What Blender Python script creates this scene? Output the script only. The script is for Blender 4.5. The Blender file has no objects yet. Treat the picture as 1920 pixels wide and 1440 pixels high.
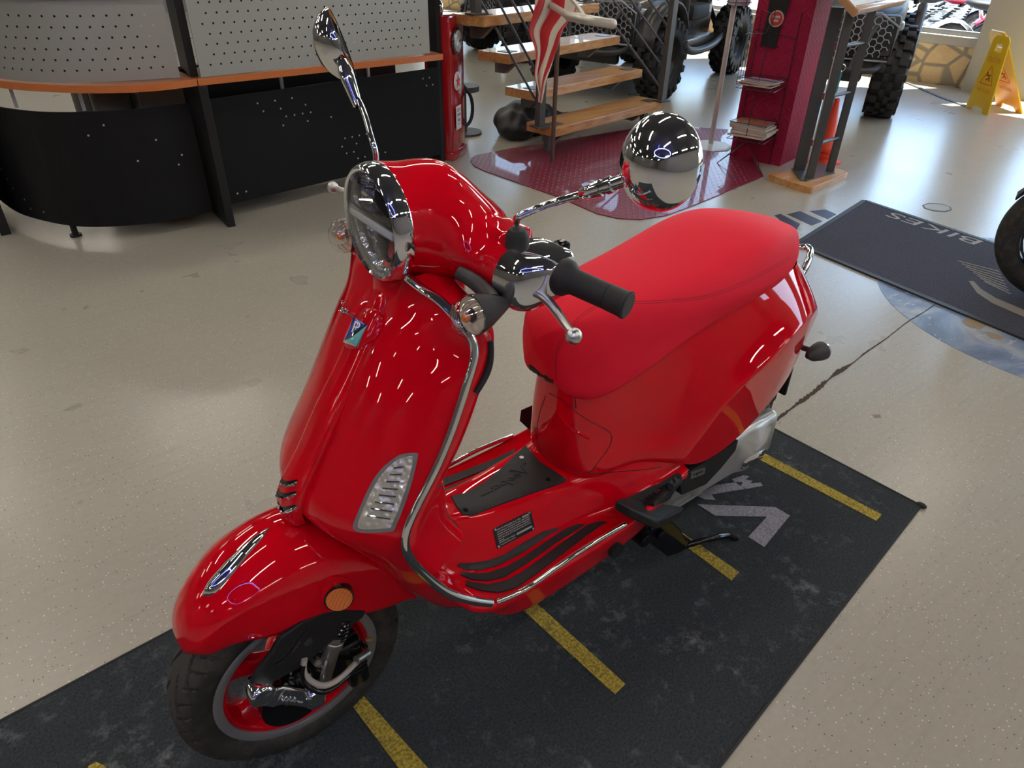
import bpy, bmesh, math, random
import numpy as np
from mathutils import Vector, Matrix, geometry as MG
from mathutils.bvhtree import BVHTree
random.seed(4); rng = np.random.default_rng(4)
PI = math.pi
SC = bpy.context.scene
COL = SC.collection

# ------------------------------------------------------------------ camera
CAM = (0.2115, 0.9436, 1.4625, 0.5775, 0.0206, -2.2507, 1309.76)
def cam_axes():
    x, y, z, pitch, roll, az, f = CAM
    fw = np.array([math.cos(az)*math.cos(pitch), math.sin(az)*math.cos(pitch), -math.sin(pitch)])
    r = np.cross(fw, [0, 0, 1]); r /= np.linalg.norm(r); u = np.cross(r, fw)
    c, s = math.cos(roll), math.sin(roll)
    return c*r + s*u, -s*r + c*u, fw
CR, CU, CF = cam_axes(); CO = np.array(CAM[:3]); FPX = CAM[6]
def ray(px, py):
    d = CF + CR*(px-960)/FPX - CU*(py-720)/FPX
    return d/np.linalg.norm(d)
def U(px, py, X=None, Y=None, Z=None):
    """the point of a measured photo position on a known plane of the place"""
    d = ray(px, py)
    a, v = (0, X) if X is not None else (1, Y) if Y is not None else (2, Z)
    return CO + (v-CO[a])/d[a]*d

# ------------------------------------------------------------------ materials
MATS = {}
def lin(c):
    c = np.array(c, float)/255.0
    return tuple(np.where(c <= .04045, c/12.92, ((c+.055)/1.055)**2.4))
def mat(name, col, rough=.5, metal=0, coat=0, trans=0, ior=1.5, spec=.5, emit=None, es=0, sheen=0, alpha=1, coatr=.03):
    m = bpy.data.materials.new(name); m.use_nodes = True
    b = m.node_tree.nodes['Principled BSDF']
    b.inputs['Base Color'].default_value = (*col, 1)
    b.inputs['Roughness'].default_value = rough
    b.inputs['Metallic'].default_value = metal
    b.inputs['Coat Weight'].default_value = coat
    b.inputs['Coat Roughness'].default_value = coatr
    b.inputs['Transmission Weight'].default_value = trans
    b.inputs['IOR'].default_value = ior
    b.inputs['Specular IOR Level'].default_value = spec
    b.inputs['Sheen Weight'].default_value = sheen
    b.inputs['Alpha'].default_value = alpha
    if emit:
        b.inputs['Emission Color'].default_value = (*emit, 1); b.inputs['Emission Strength'].default_value = es
    MATS[name] = m
    return m
def nt(m): return m.node_tree.nodes, m.node_tree.links, m.node_tree.nodes['Principled BSDF']
def ramp(N, stops, interp='LINEAR'):
    r = N.new('ShaderNodeValToRGB'); r.color_ramp.interpolation = interp
    e = r.color_ramp.elements
    while len(e) < len(stops): e.new(.5)
    for k, (p, c) in enumerate(stops):
        e[k].position = p; e[k].color = (*c, 1) if len(c) == 3 else c
    return r
def coords(N, L, kind='Object', scale=(1, 1, 1), rot=(0, 0, 0)):
    tc = N.new('ShaderNodeTexCoord'); mp = N.new('ShaderNodeMapping')
    mp.inputs['Scale'].default_value = scale; mp.inputs['Rotation'].default_value = rot
    L.new(tc.outputs[kind], mp.inputs['Vector']); return mp.outputs['Vector']
def noise(N, L, vec, scale, detail=3, rough=.5, dist=0):
    n = N.new('ShaderNodeTexNoise'); n.inputs['Scale'].default_value = scale
    n.inputs['Detail'].default_value = detail; n.inputs['Roughness'].default_value = rough
    n.inputs['Distortion'].default_value = dist
    L.new(vec, n.inputs['Vector']); return n.outputs['Fac']
def vor(N, L, vec, scale, feature='F1', out='Distance', rnd=1):
    n = N.new('ShaderNodeTexVoronoi'); n.feature = feature; n.inputs['Scale'].default_value = scale
    n.inputs['Randomness'].default_value = rnd
    L.new(vec, n.inputs['Vector']); return n.outputs[out]
def mixc(N, L, f, a, b, blend='MIX'):
    n = N.new('ShaderNodeMix'); n.data_type = 'RGBA'; n.blend_type = blend
    for s, v in ((n.inputs[0], f), (n.inputs[6], a), (n.inputs[7], b)):
        if isinstance(v, (int, float)): s.default_value = v
        elif isinstance(v, tuple): s.default_value = (*v[:3], 1)
        else: L.new(v, s)
    return n.outputs[2]
def mth(N, L, op, a, b=0, c=None):
    n = N.new('ShaderNodeMath'); n.operation = op
    for s, v in zip(n.inputs, (a, b, c)):
        if v is None: continue
        if isinstance(v, (int, float)): s.default_value = v
        else: L.new(v, s)
    return n.outputs[0]
def bump(N, L, bsdf, h, strength=.3, dist=.001):
    n = N.new('ShaderNodeBump'); n.inputs['Strength'].default_value = strength; n.inputs['Distance'].default_value = dist
    L.new(h, n.inputs['Height']); L.new(n.outputs[0], bsdf.inputs['Normal']); return n

# ------------------------------------------------------------------ object plumbing
def root_of(o):
    while o.parent: o = o.parent
    return o
def obj(name, V, F, m, parent=None, smooth=True, auto=None):
    V = np.asarray(V, float)
    if parent is not None: V = V - np.array(root_of(parent).location)
    me = bpy.data.meshes.new(name)
    me.from_pydata([tuple(v) for v in V], [], [tuple(int(i) for i in f) for f in F])
    me.update()
    if smooth:
        me.polygons.foreach_set('use_smooth', [True]*len(me.polygons))
    bm = bmesh.new(); bm.from_mesh(me); bmesh.ops.remove_doubles(bm, verts=bm.verts, dist=1e-6)
    bmesh.ops.recalc_face_normals(bm, faces=bm.faces)
    if smooth:
        a = math.radians(auto if auto else 38)
        for e in bm.edges:
            if len(e.link_faces) == 2 and e.calc_face_angle(0) > a: e.smooth = False
    bm.to_mesh(me); bm.free()
    if m is not None: me.materials.append(m)
    o = bpy.data.objects.new(name, me); COL.objects.link(o)
    if parent is not None: o.parent = parent
    return o
def empty(name, loc=(0, 0, 0)):
    o = bpy.data.objects.new(name, None); COL.objects.link(o); o.location = loc; o.empty_display_size = .05
    return o
def tag(o, label=None, cat=None, group=None, kind=None):
    if label: o['label'] = label
    if cat: o['category'] = cat
    if group: o['group'] = group
    if kind: o['kind'] = kind
    return o
def thing(name, loc, label, cat, group=None):
    return tag(empty(name, loc), label, cat, group)
def copy_tree(o, parent=None):
    c = o.copy(); COL.objects.link(c); c.parent = parent
    for ch in list(o.children): copy_tree(ch, c)
    return c

def rotz(P, a, c=(0, 0, 0)):
    P = np.asarray(P, float) - c; s, k = math.sin(a), math.cos(a)
    Q = P.copy(); Q[..., 0] = k*P[..., 0]-s*P[..., 1]; Q[..., 1] = s*P[..., 0]+k*P[..., 1]
    return Q + c
def frame(d):
    d = np.array(d, float); d /= np.linalg.norm(d)
    a = np.array([0, 0, 1.]) if abs(d[2]) < .9 else np.array([1., 0, 0])
    u = np.cross(a, d); u /= np.linalg.norm(u); return u, np.cross(d, u), d
class MB:
    """collects shapes into one mesh"""
    def __init__(s): s.V = []; s.F = []
    def add(s, V, F):
        o = len(s.V); s.V += [tuple(map(float, v)) for v in V]; s.F += [tuple(int(i)+o for i in f) for f in F]; return s
    def box(s, c, size, rot=None, bev=0):
        x, y, z = np.array(size)/2.
        b = min(bev, x*.99, y*.99, z*.99)
        if b <= 0:
            P = np.array([[i*x, j*y, k*z] for i in (-1, 1) for j in (-1, 1) for k in (-1, 1)])
            F = [(0, 1, 3, 2), (4, 6, 7, 5), (0, 4, 5, 1), (2, 3, 7, 6), (0, 2, 6, 4), (1, 5, 7, 3)]
        else:
            bm = bmesh.new(); bmesh.ops.create_cube(bm, size=1)
            bmesh.ops.scale(bm, vec=(2*x, 2*y, 2*z), verts=bm.verts)
            bmesh.ops.bevel(bm, geom=list(bm.edges), offset=b, segments=2, affect='EDGES', profile=.5)
            bm.verts.index_update()
            P = np.array([v.co[:] for v in bm.verts]); F = [[v.index for v in f.verts] for f in bm.faces]; bm.free()
        if rot is not None: P = P @ np.array(rot, float).T
        return s.add(P+np.array(c), F)
    def bar(s, p0, p1, w, h, up=(0, 0, 1), bev=0):
        p0 = np.array(p0, float); p1 = np.array(p1, float); d = p1-p0; L = np.linalg.norm(d); d /= L
        u = np.cross(up, d); u /= np.linalg.norm(u); v = np.cross(d, u)
        return s.box((p0+p1)/2, (L, w, h), np.array([d, u, v]).T, bev)
    def ring(s, C, u, v, r, n): 
        t = np.linspace(0, 2*PI, n, endpoint=False)
        return np.array(C)+r*(np.outer(np.cos(t), u)+np.outer(np.sin(t), v))
    def cyl(s, p0, p1, r0, r1=None, n=24, caps=True):
        r1 = r0 if r1 is None else r1
        u, v, d = frame(np.array(p1, float)-np.array(p0, float))
        A = s.ring(p0, u, v, r0, n); B = s.ring(p1, u, v, r1, n)
        F = [(i, (i+1) % n, n+(i+1) % n, n+i) for i in range(n)]
        if caps: F += [tuple(range(n))[::-1], tuple(range(n, 2*n))]
        return s.add(np.vstack([A, B]), F)
    def lathe(s, prof, o, axis, n=48, closed=False, cap=False, sx=1, sy=1, up=None):
        """prof: list of (along, radius)"""
        u, v, d = frame(axis)
        if up is not None:
            v = np.array(up, float); v -= d*(v@d); v /= np.linalg.norm(v); u = np.cross(v, d)
        t = np.linspace(0, 2*PI, n, endpoint=False); P = []
        for a, r in prof: P.append(np.array(o)+a*d+r*(sx*np.outer(np.cos(t), u)+sy*np.outer(np.sin(t), v)))
        k = len(prof); F = []
        for j in range(k if closed else k-1):
            j2 = (j+1) % k
            F += [(j*n+i, j*n+(i+1) % n, j2*n+(i+1) % n, j2*n+i) for i in range(n)]
        if cap: F += [tuple(range(n))[::-1], tuple(range((k-1)*n, k*n))]
        return s.add(np.vstack(P), F)
    def tube(s, pts, r, n=12, caps=True, closed=False, flat=1, up=None):
        P = np.array(pts, float); k = len(P); r = np.broadcast_to(np.array(r, float), (k,))
        T = np.gradient(P, axis=0) if not closed else np.roll(P, -1, 0)-np.roll(P, 1, 0)
        T /= np.linalg.norm(T, axis=1)[:, None]+1e-12
        if up is None: u, v, _ = frame(T[0])
        else:
            v = np.array(up, float); v -= T[0]*(v@T[0]); v /= np.linalg.norm(v)
        rings = []; t = np.linspace(0, 2*PI, n, endpoint=False)
        for i in range(k):
            if up is not None: v = np.array(up, float)
            v = v-T[i]*(v@T[i]); v /= np.linalg.norm(v); u = np.cross(v, T[i])
            rings.append(P[i]+r[i]*(np.outer(np.cos(t), u)+flat*np.outer(np.sin(t), v)))
        F = []
        for j in range(k if closed else k-1):
            j2 = (j+1) % k
            F += [(j*n+i, j*n+(i+1) % n, j2*n+(i+1) % n, j2*n+i) for i in range(n)]
        if caps and not closed: F += [tuple(range(n))[::-1], tuple(range((k-1)*n, k*n))]
        return s.add(np.vstack(rings), F)
    def ball(s, c, r, n=20, m=12):
        r = np.broadcast_to(np.array(r, float), (3,))
        P = [(0, 0, -1)]
        for j in range(1, m):
            a = -PI/2+PI*j/m
            P += [(math.cos(a)*math.cos(2*PI*i/n), math.cos(a)*math.sin(2*PI*i/n), math.sin(a)) for i in range(n)]
        P.append((0, 0, 1)); F = [(0, 1+(i+1) % n, 1+i) for i in range(n)]
        for j in range(m-2):
            F += [(1+j*n+i, 1+j*n+(i+1) % n, 1+(j+1)*n+(i+1) % n, 1+(j+1)*n+i) for i in range(n)]
        L = len(P)-1; F += [(L, 1+(m-2)*n+i, 1+(m-2)*n+(i+1) % n) for i in range(n)]
        return s.add(np.array(P)*r+np.array(c), F)
    def prism(s, P2, h, org=(0, 0, 0), u=(1, 0, 0), v=(0, 1, 0)):
        """outline in a plane, extruded by h along u x v, concave allowed"""
        u = np.array(u, float); v = np.array(v, float); w = np.cross(u, v); n = len(P2)
        A = np.array([np.array(org)+p[0]*u+p[1]*v for p in P2])
        tri = MG.tessellate_polygon([[Vector((p[0], p[1], 0)) for p in P2]])
        F = [t[::-1] for t in tri]+[tuple(i+n for i in t) for t in tri]
        F += [(i, (i+1) % n, n+(i+1) % n, n+i) for i in range(n)]
        return s.add(np.vstack([A, A+h*w]), F)
    def grid(s, G, cu=False, cv=False, capu=False):
        a, b = G.shape[:2]; F = []
        for i in range(a if cu else a-1):
            for j in range(b if cv else b-1):
                i2, j2 = (i+1) % a, (j+1) % b
                F.append((i*b+j, i2*b+j, i2*b+j2, i*b+j2))
        if capu: F += [tuple(range(b)), tuple(range((a-1)*b, a*b))[::-1]]
        return s.add(G.reshape(-1, 3), F)
    def mirror(s):
        V = np.array(s.V); F = list(s.F); s.add(V*[1, -1, 1], [f[::-1] for f in F]); return s
    def mapv(s, fn): s.V = [tuple(v) for v in fn(np.array(s.V))]; return s
    def build(s, name, m, parent=None, smooth=True, auto=None): return obj(name, s.V, s.F, m, parent, smooth, auto)

def spl1(P, n, t=None, closed=False):
    """natural cubic spline through rows of P"""
    P = np.asarray(P, float); sh = P.shape[1:]; P = P.reshape(len(P), -1)
    if closed:
        k = len(P); Q = np.vstack([P[-3:], P, P[:4]])
        tt = np.arange(len(Q), dtype=float)-3
        return _spl(Q, tt, np.linspace(0, k, n, endpoint=False)).reshape((n,)+sh)
    if t is None:
        d = np.linalg.norm(np.diff(P, axis=0), axis=1)**.5+1e-6; t = np.concatenate([[0], np.cumsum(d)])
    return _spl(P, t, np.linspace(t[0], t[-1], n)).reshape((n,)+sh)
def _spl(P, t, x):
    k = len(P)
    if k == 2:
        w = ((x-t[0])/(t[1]-t[0]))[:, None]; return P[0]*(1-w)+P[1]*w
    h = np.diff(t); A = np.eye(k); B = np.zeros_like(P)
    for i in range(1, k-1):
        A[i, i-1:i+2] = h[i-1], 2*(h[i-1]+h[i]), h[i]
        B[i] = 6*((P[i+1]-P[i])/h[i]-(P[i]-P[i-1])/h[i-1])
    M = np.linalg.solve(A, B)
    i = np.clip(np.searchsorted(t, x, side='right')-1, 0, k-2)
    a = (t[i+1]-x)[:, None]; b = (x-t[i])[:, None]; hh = h[i][:, None]
    return M[i]*a**3/(6*hh)+M[i+1]*b**3/(6*hh)+(P[i]/hh-M[i]*hh/6)*a+(P[i+1]/hh-M[i+1]*hh/6)*b
def surf(C, nu, nv, cu=False, cv=False):
    C = np.asarray(C, float)
    def par(A):
        d = (np.linalg.norm(np.diff(A, axis=0), axis=-1).mean(axis=1))**.6+1e-5
        return np.concatenate([[0], np.cumsum(d)])
    tu = None if cu else par(C); G = spl1(C, nu, tu, cu)
    Gt = G.transpose(1, 0, 2); tv = None if cv else par(C.transpose(1, 0, 2))
    return spl1(Gt, nv, tv, cv).transpose(1, 0, 2)
def curve(P, n, closed=False): return spl1(np.array(P, float), n, None, closed)

def sdf_mesh(f, lo, hi, h):
    """surface nets over an implicit shape f(P)->distance, vertices pulled onto the zero set"""
    ax = [np.arange(lo[i], hi[i]+h, h) for i in range(3)]
    X, Y, Z = np.meshgrid(*ax, indexing='ij'); D = f(np.stack([X, Y, Z], -1))
    s = D < 0; nx, ny, nz = [n-1 for n in D.shape]
    c = [s[i:nx+i, j:ny+j, k:nz+k] for i in (0, 1) for j in (0, 1) for k in (0, 1)]
    tot = sum(a.astype(int) for a in c); act = (tot > 0) & (tot < 8)
    idx = -np.ones(act.shape, int); I = np.argwhere(act); idx[act] = np.arange(len(I))
    V = np.array([ax[i][0] for i in range(3)])+(I+.5)*h
    for _ in range(6):
        e = h*.05; d0 = f(V)
        g = np.stack([(f(V+e*np.eye(3)[k])-f(V-e*np.eye(3)[k]))/(2*e) for k in range(3)], -1)
        V = V-np.clip(d0, -h, h)[:, None]*g/((g**2).sum(-1)+1e-9)[:, None]
    V0_ = V; F = []
    for a in range(3):
        b, c2 = (a+1) % 3, (a+2) % 3
        sl0 = [slice(None)]*3; sl1 = [slice(None)]*3
        sl0[a] = slice(0, -1); sl1[a] = slice(1, None)
        ch = s[tuple(sl0)] != s[tuple(sl1)]
        for p in np.argwhere(ch):
            if p[b] == 0 or p[c2] == 0 or p[b] >= idx.shape[b] or p[c2] >= idx.shape[c2]: continue
            q = []
            for (i, j) in ((0, 0), (-1, 0), (-1, -1), (0, -1)):
                r = p.copy(); r[b] += i; r[c2] += j; q.append(idx[tuple(r)])
            if min(q) < 0: continue
            F.append(q if s[tuple(p)] else q[::-1])
    Fa = np.array(F)
    for it in range(4):
        S = np.zeros_like(V); C = np.zeros(len(V))
        for i, j in ((0, 1), (1, 2), (2, 3), (3, 0)):
            np.add.at(S, Fa[:, i], V[Fa[:, j]]); np.add.at(C, Fa[:, i], 1); np.add.at(S, Fa[:, j], V[Fa[:, i]]); np.add.at(C, Fa[:, j], 1)
        V = .35*V+.65*S/np.maximum(C, 1)[:, None]
        for _ in range(3):
            e = h*.05; d0 = f(V)
            g = np.stack([(f(V+e*np.eye(3)[k])-f(V-e*np.eye(3)[k]))/(2*e) for k in range(3)], -1)
            V = V-np.clip(d0, -h*.5, h*.5)[:, None]*g/((g**2).sum(-1)+1e-9)[:, None]
    return V, F
def sdf_obj(name, f, lo, hi, h, m, parent, fn=None):
    """implicit shape with exact shading normals"""
    V, F = sdf_mesh(f, lo, hi, h); e = .0025
    g = np.stack([(f(V+e*np.eye(3)[k])-f(V-e*np.eye(3)[k])) for k in range(3)], -1); g /= np.linalg.norm(g, axis=1)[:, None]+1e-9
    W = V; G2 = g
    if fn is not None: W = fn(V); G2 = fn(V+g)-W
    rl = np.array(root_of(parent).location)
    me = bpy.data.meshes.new(name); me.from_pydata([tuple(v) for v in W-rl], [], [tuple(int(i) for i in q) for q in F]); me.update()
    me.polygons.foreach_set('use_smooth', [True]*len(me.polygons)); me.materials.append(m)
    me.normals_split_custom_set_from_vertices([tuple(n/np.linalg.norm(n)) for n in G2])
    o = bpy.data.objects.new(name, me); COL.objects.link(o); o.parent = parent; return o
def smin(a, b, k):
    h = np.clip(.5+.5*(b-a)/k, 0, 1); return b*(1-h)+a*h-k*h*(1-h)
def smax(a, b, k): return -smin(-a, -b, k)
def sd_ell(P, c, r, R=None):
    q = P-np.array(c)
    if R is not None: q = q@np.array(R)
    r = np.array(r, float); k0 = np.linalg.norm(q/r, axis=-1); k1 = np.linalg.norm(q/(r*r), axis=-1)
    return k0*(k0-1)/(k1+1e-9)
def sd_cap(P, a, b, ra, rb):
    a = np.array(a, float); b = np.array(b, float); d = b-a
    t = np.clip(((P-a)@d)/(d@d), 0, 1)
    return np.linalg.norm(P-(a+t[..., None]*d), axis=-1)-(ra+(rb-ra)*t)
def sd_rbox(P, c, s, r, R=None):
    q = P-np.array(c)
    if R is not None: q = q@np.array(R)
    q = np.abs(q)-(np.array(s, float)-r)
    return np.linalg.norm(np.maximum(q, 0), axis=-1)+np.minimum(q.max(-1), 0)-r

# ------------------------------------------------------------------ details laid on a built surface
def bvh_of(*objs):
    V = []; F = []
    for o in objs:
        M = root_of(o).matrix_basis if o.parent else o.matrix_basis
        k = len(V); V += [M @ v.co for v in o.data.vertices]; F += [[i+k for i in p.vertices] for p in o.data.polygons]
    return BVHTree.FromPolygons(V, F)
def hit(b, px, py):
    d = Vector(ray(px, py)); l, n, i, t = b.ray_cast(Vector(CO), d)
    if l is None:
        best = None
        for r in (3, 6, 10, 16, 24, 36):
            for k in range(12):
                d = Vector(ray(px+r*math.cos(k*PI/6), py+r*math.sin(k*PI/6))); l, n, i, t = b.ray_cast(Vector(CO), d)
                if l is not None and (best is None or t < best[2]): best = (l, n, t)
            if best: break
        if best is None: return None
        l, n, t = best
    if n.dot(d) > 0: n = -n
    return np.array(l), np.array(n)
def poly_smooth(P, n=60):
    return curve(P, n, closed=True)
def patch(name, px, b, m, parent, h=.002, step=4, dome=0, sink=.0015, smoothn=0, closed_smooth=0, mirror=False, xf=None):
    """a thin raised panel following the surface under it"""
    P = np.array(px, float)
    if closed_smooth: P = poly_smooth(P, closed_smooth)
    n = len(P); pts = [Vector(p) for p in P]
    lo, hi = P.min(0), P.max(0)
    def inside(q):
        c = False; j = n-1
        for i in range(n):
            if (P[i][1] > q[1]) != (P[j][1] > q[1]) and q[0] < (P[j][0]-P[i][0])*(q[1]-P[i][1])/(P[j][1]-P[i][1])+P[i][0]: c = not c
            j = i
        return c
    def bd(q):
        A = P; B = np.roll(P, -1, 0); d = B-A; t = np.clip(((q-A)*d).sum(1)/((d*d).sum(1)+1e-9), 0, 1)
        return np.linalg.norm(A+t[:, None]*d-q, axis=1).min()
    inner = []
    y = lo[1]+step*.5; k = 0
    while y < hi[1]:
        x = lo[0]+step*.5*(k % 2)
        while x < hi[0]:
            q = np.array([x, y])
            if inside(q) and bd(q) > step*.45: inner.append(q)
            x += step
        y += step*.87; k += 1
    edges = [(i, (i+1) % n) for i in range(n)]
    vo, eo, fo, ov, oe, of = MG.delaunay_2d_cdt(pts+[Vector(q) for q in inner], edges, [list(range(n))], 1, 1e-4)
    top = []; nrm = []; keep = {}
    dist = [bd(np.array(v)) for v in vo]; dm = max(dist) if dist else 1
    for i, v in enumerate(vo):
        r = hit(b, v[0], v[1])
        if r is None: r = (np.array([0, 0, 0.]), np.array([0, 0, 1.]))
        top.append(r[0]); nrm.append(r[1])
    nrm = np.array(nrm); top = np.array(top); fo = [list(f) for f in fo]
    for _ in range(10):
        acc = nrm.copy()
        for f in fo:
            for a in f:
                for c in f: acc[a] += nrm[c]*.5
        nrm = acc/(np.linalg.norm(acc, axis=1)[:, None]+1e-9)
    dd = np.array(dist)/max(dm, 1e-6)
    hh = h+dome*np.sqrt(np.clip(1-(1-dd)**2, 0, 1))
    V = list(top+nrm*hh[:, None]); F = [tuple(f) for f in fo]; k = len(V)
    # border edges
    cnt = {}
    for f in fo:
        for i in range(len(f)):
            e = (f[i], f[(i+1) % len(f)]); cnt[tuple(sorted(e))] = cnt.get(tuple(sorted(e)), 0)+1
    bmap = {}
    for f in fo:
        for i in range(len(f)):
            a, c = f[i], f[(i+1) % len(f)]
            if cnt[tuple(sorted((a, c)))] == 1:
                for w in (a, c):
                    if w not in bmap: bmap[w] = len(V); V.append(top[w]-nrm[w]*sink)
                F.append((c, a, bmap[a], bmap[c]))
    V = np.array(V)
    o = obj(name, V, F, m, parent)
    if mirror: obj(name, V*[1, -1, 1], [f[::-1] for f in F], m, parent)
    return o
def trace(b, px, n=40, lift=0, smooth=True):
    P = np.array(px, float); P = curve(P, n) if smooth and len(P) > 2 else np.array([P[0]+(P[-1]-P[0])*t for t in np.linspace(0, 1, n)]) if len(P) == 2 else P
    out = []
    for q in P:
        r = hit(b, *q)
        if r is not None: out.append(r[0]+r[1]*lift)
    out = np.array(out)
    for _ in range(2): out[1:-1] = .5*out[1:-1]+.25*(out[:-2]+out[2:])
    return out
def stroke(name, px, b, r, m, parent, n=40, lift=0, mirror=False, smooth=True):
    T = trace(b, px, n, lift, smooth); mb = MB().tube(T, r, n=8)
    o = mb.build(name, m, parent)
    if mirror:
        mb2 = MB(); mb2.tube(T*[1, -1, 1], r, n=8); mb2.build(name, m, parent)
    return o
def text_mesh(txt, size=1):
    cu = bpy.data.curves.new('t', 'FONT'); cu.body = txt; cu.size = size; cu.resolution_u = 3
    cu.extrude = 0
    o = bpy.data.objects.new('t', cu); COL.objects.link(o)
    bpy.context.view_layer.update()
    dg = bpy.context.evaluated_depsgraph_get()
    me = bpy.data.meshes.new_from_object(o.evaluated_get(dg))
    V = np.array([v.co[:2] for v in me.vertices]) if len(me.vertices) else np.zeros((0, 2)); F = [list(p.vertices) for p in me.polygons]
    bpy.data.objects.remove(o); bpy.data.curves.remove(cu); bpy.data.meshes.remove(me)
    return V, F
def text_flat(name, txt, org, u, v, m, parent=None, width=None, height=None, lift=0):
    """flat lettering: org = lower left, u and v = unit axes"""
    V, F = text_mesh(txt)
    lo, hi = V.min(0), V.max(0); V = V-lo; W, H = hi-lo
    sx = width/W if width else height/H; sy = height/H if height else sx
    u = np.array(u, float); v = np.array(v, float); w = np.cross(u, v)
    P = np.array(org)+np.outer(V[:, 0]*sx, u)+np.outer(V[:, 1]*sy, v)+w*lift
    return obj(name, P, F, m, parent, smooth=False)
def text_on(name, txt, o, a, c, b, m, parent, lift=.0008):
    """lettering laid on a surface; o,a,c = photo positions of lower-left, lower-right, upper-left corners"""
    V, F = text_mesh(txt); lo, hi = V.min(0), V.max(0); V = (V-lo)/(hi-lo)
    o, a, c = (np.array(q, float) for q in (o, a, c)); P = []
    for q in V:
        w = o+q[0]*(a-o)+q[1]*(c-o); r = hit(b, *w); P.append(r[0]+r[1]*lift)
    return obj(name, P, F, m, parent, smooth=False)
SCRIPT = [[(0, .95), (.05, 1.0), (.10, .85), (.12, .45), (.14, .05), (.2, .5), (.26, .95), (.3, 1.05)],   # V
          [(.22, .25), (.29, .32), (.31, .42), (.27, .45), (.24, .25), (.27, .08), (.34, .12), (.38, .3), (.43, .42), (.44, .3), (.43, .12), (.38, .08), (.36, .1)],
          [(.44, .15), (.5, .35), (.52, .42), (.5, .1), (.48, -.35)], [(.5, .3), (.56, .44), (.61, .3), (.57, .1), (.51, .14)],
          [(.62, .14), (.7, .4), (.75, .42), (.69, .44), (.65, .3), (.66, .12), (.72, .12), (.76, .42), (.76, .15), (.82, .1), (1.0, .16)]]
def script_on(name, o, a, c, b, m, parent, r=.0011, lift=.0006):
    o, a, c = (np.array(q, float) for q in (o, a, c)); mb = MB()
    for st in SCRIPT:
        S = curve(st, 26); P = []
        for q in S:
            w = o+q[0]*(a-o)+q[1]*(c-o); h_ = hit(b, *w)
            if h_ is not None: P.append(h_[0]+h_[1]*lift)
        if len(P) > 3: mb.tube(P, r, n=6)
    return mb.build(name, m, parent)
# ------------------------------------------------------------------ materials used
RED = mat('red_paint', (.62, .001, .010), rough=.5, coat=1, spec=0, coatr=.012)
REDD = mat('red_plastic', (.60, .0, .008), rough=.5, coat=.9, spec=0)
SEAT = mat('red_vinyl', (.80, .010, .036), rough=.68, spec=.22)
N, L, b = nt(SEAT); bump(N, L, b, vor(N, L, coords(N, L), 900), .12, .0004)
CHROME = mat('chrome', (.82, .83, .84), rough=.04, metal=1)
CHROMED = mat('dark_chrome', (.34, .34, .35), rough=.05, metal=1)
ALU = mat('brushed_aluminium', (.62, .62, .61), rough=.28, metal=1)
LIP = mat('machined_rim', (.42, .42, .43), rough=.34, metal=.65)
ALUR = mat('cast_aluminium', (.42, .41, .39), rough=.42, metal=1)
SILVER = mat('silver_paint', (.55, .55, .54), rough=.3, metal=.6, coat=.5)
RUB = mat('black_rubber', (.016, .016, .017), rough=.6, spec=.4)
TYRE = mat('tyre_rubber', (.022, .021, .019), rough=.72, spec=.35)
N, L, b = nt(TYRE); cc = coords(N, L); L.new(mixc(N, L, ramp(N, [(.45, (0, 0, 0)), (.75, (1, 1, 1))]).outputs[0], (.024, .023, .021), (.065, .056, .045)), b.inputs['Base Color'])
rp = [n for n in N if n.type == 'VALTORGB'][0]; L.new(noise(N, L, cc, 28, 4, .6), rp.inputs[0])
at_ = N.new('ShaderNodeAttribute'); at_.attribute_name = 'wear'; L.new(mixc(N, L, mth(N, L, 'MULTIPLY', at_.outputs['Fac'], .8), b.inputs['Base Color'].links[0].from_socket, (.052, .045, .037)), b.inputs['Base Color'])
PLA = mat('black_plastic', (.012, .012, .013), rough=.55, spec=.3)
PLAG = mat('grey_black_plastic', (.035, .035, .037), rough=.5, spec=.45)
GLB = mat('gloss_black', (.006, .006, .007), rough=.12, spec=.5)
def clear(name, ior, tint=(1, 1, 1), ribs=0):
    m = bpy.data.materials.new(name); m.use_nodes = True; N = m.node_tree.nodes; L = m.node_tree.links; N.clear()
    o = N.new('ShaderNodeOutputMaterial'); mx = N.new('ShaderNodeMixShader'); ge = N.new('ShaderNodeNewGeometry'); dp_ = N.new('ShaderNodeVectorMath'); dp_.operation = 'DOT_PRODUCT'
    L.new(ge.outputs['Normal'], dp_.inputs[0]); L.new(ge.outputs['Incoming'], dp_.inputs[1]); r0 = ((ior-1)/(ior+1))**2
    fz = mth(N, L, 'MULTIPLY_ADD', mth(N, L, 'POWER', mth(N, L, 'SUBTRACT', 1, mth(N, L, 'ABSOLUTE', dp_.outputs['Value'])), 5), 1-r0, r0)
    if ribs:
        wv = N.new('ShaderNodeTexWave'); wv.bands_direction = 'Y'; wv.inputs['Scale'].default_value = ribs; tc = N.new('ShaderNodeTexCoord'); L.new(tc.outputs['Object'], wv.inputs['Vector'])
        fz = mth(N, L, 'MINIMUM', 1, mth(N, L, 'MULTIPLY_ADD', mth(N, L, 'POWER', wv.outputs['Fac'], 2), .45, fz))
    t = N.new('ShaderNodeBsdfTransparent'); t.inputs[0].default_value = (*tint, 1); g = N.new('ShaderNodeBsdfGlossy'); g.inputs['Roughness'].default_value = .01
    L.new(fz, mx.inputs[0]); L.new(t.outputs[0], mx.inputs[1]); L.new(g.outputs[0], mx.inputs[2]); L.new(mx.outputs[0], o.inputs[0]); MATS[name] = m; return m
LENS = clear('clear_lens', 1.5, (.93, .94, .95)); RLENS = clear('ribbed_lens', 1.5, (.95, .93, .92), 70)
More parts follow.
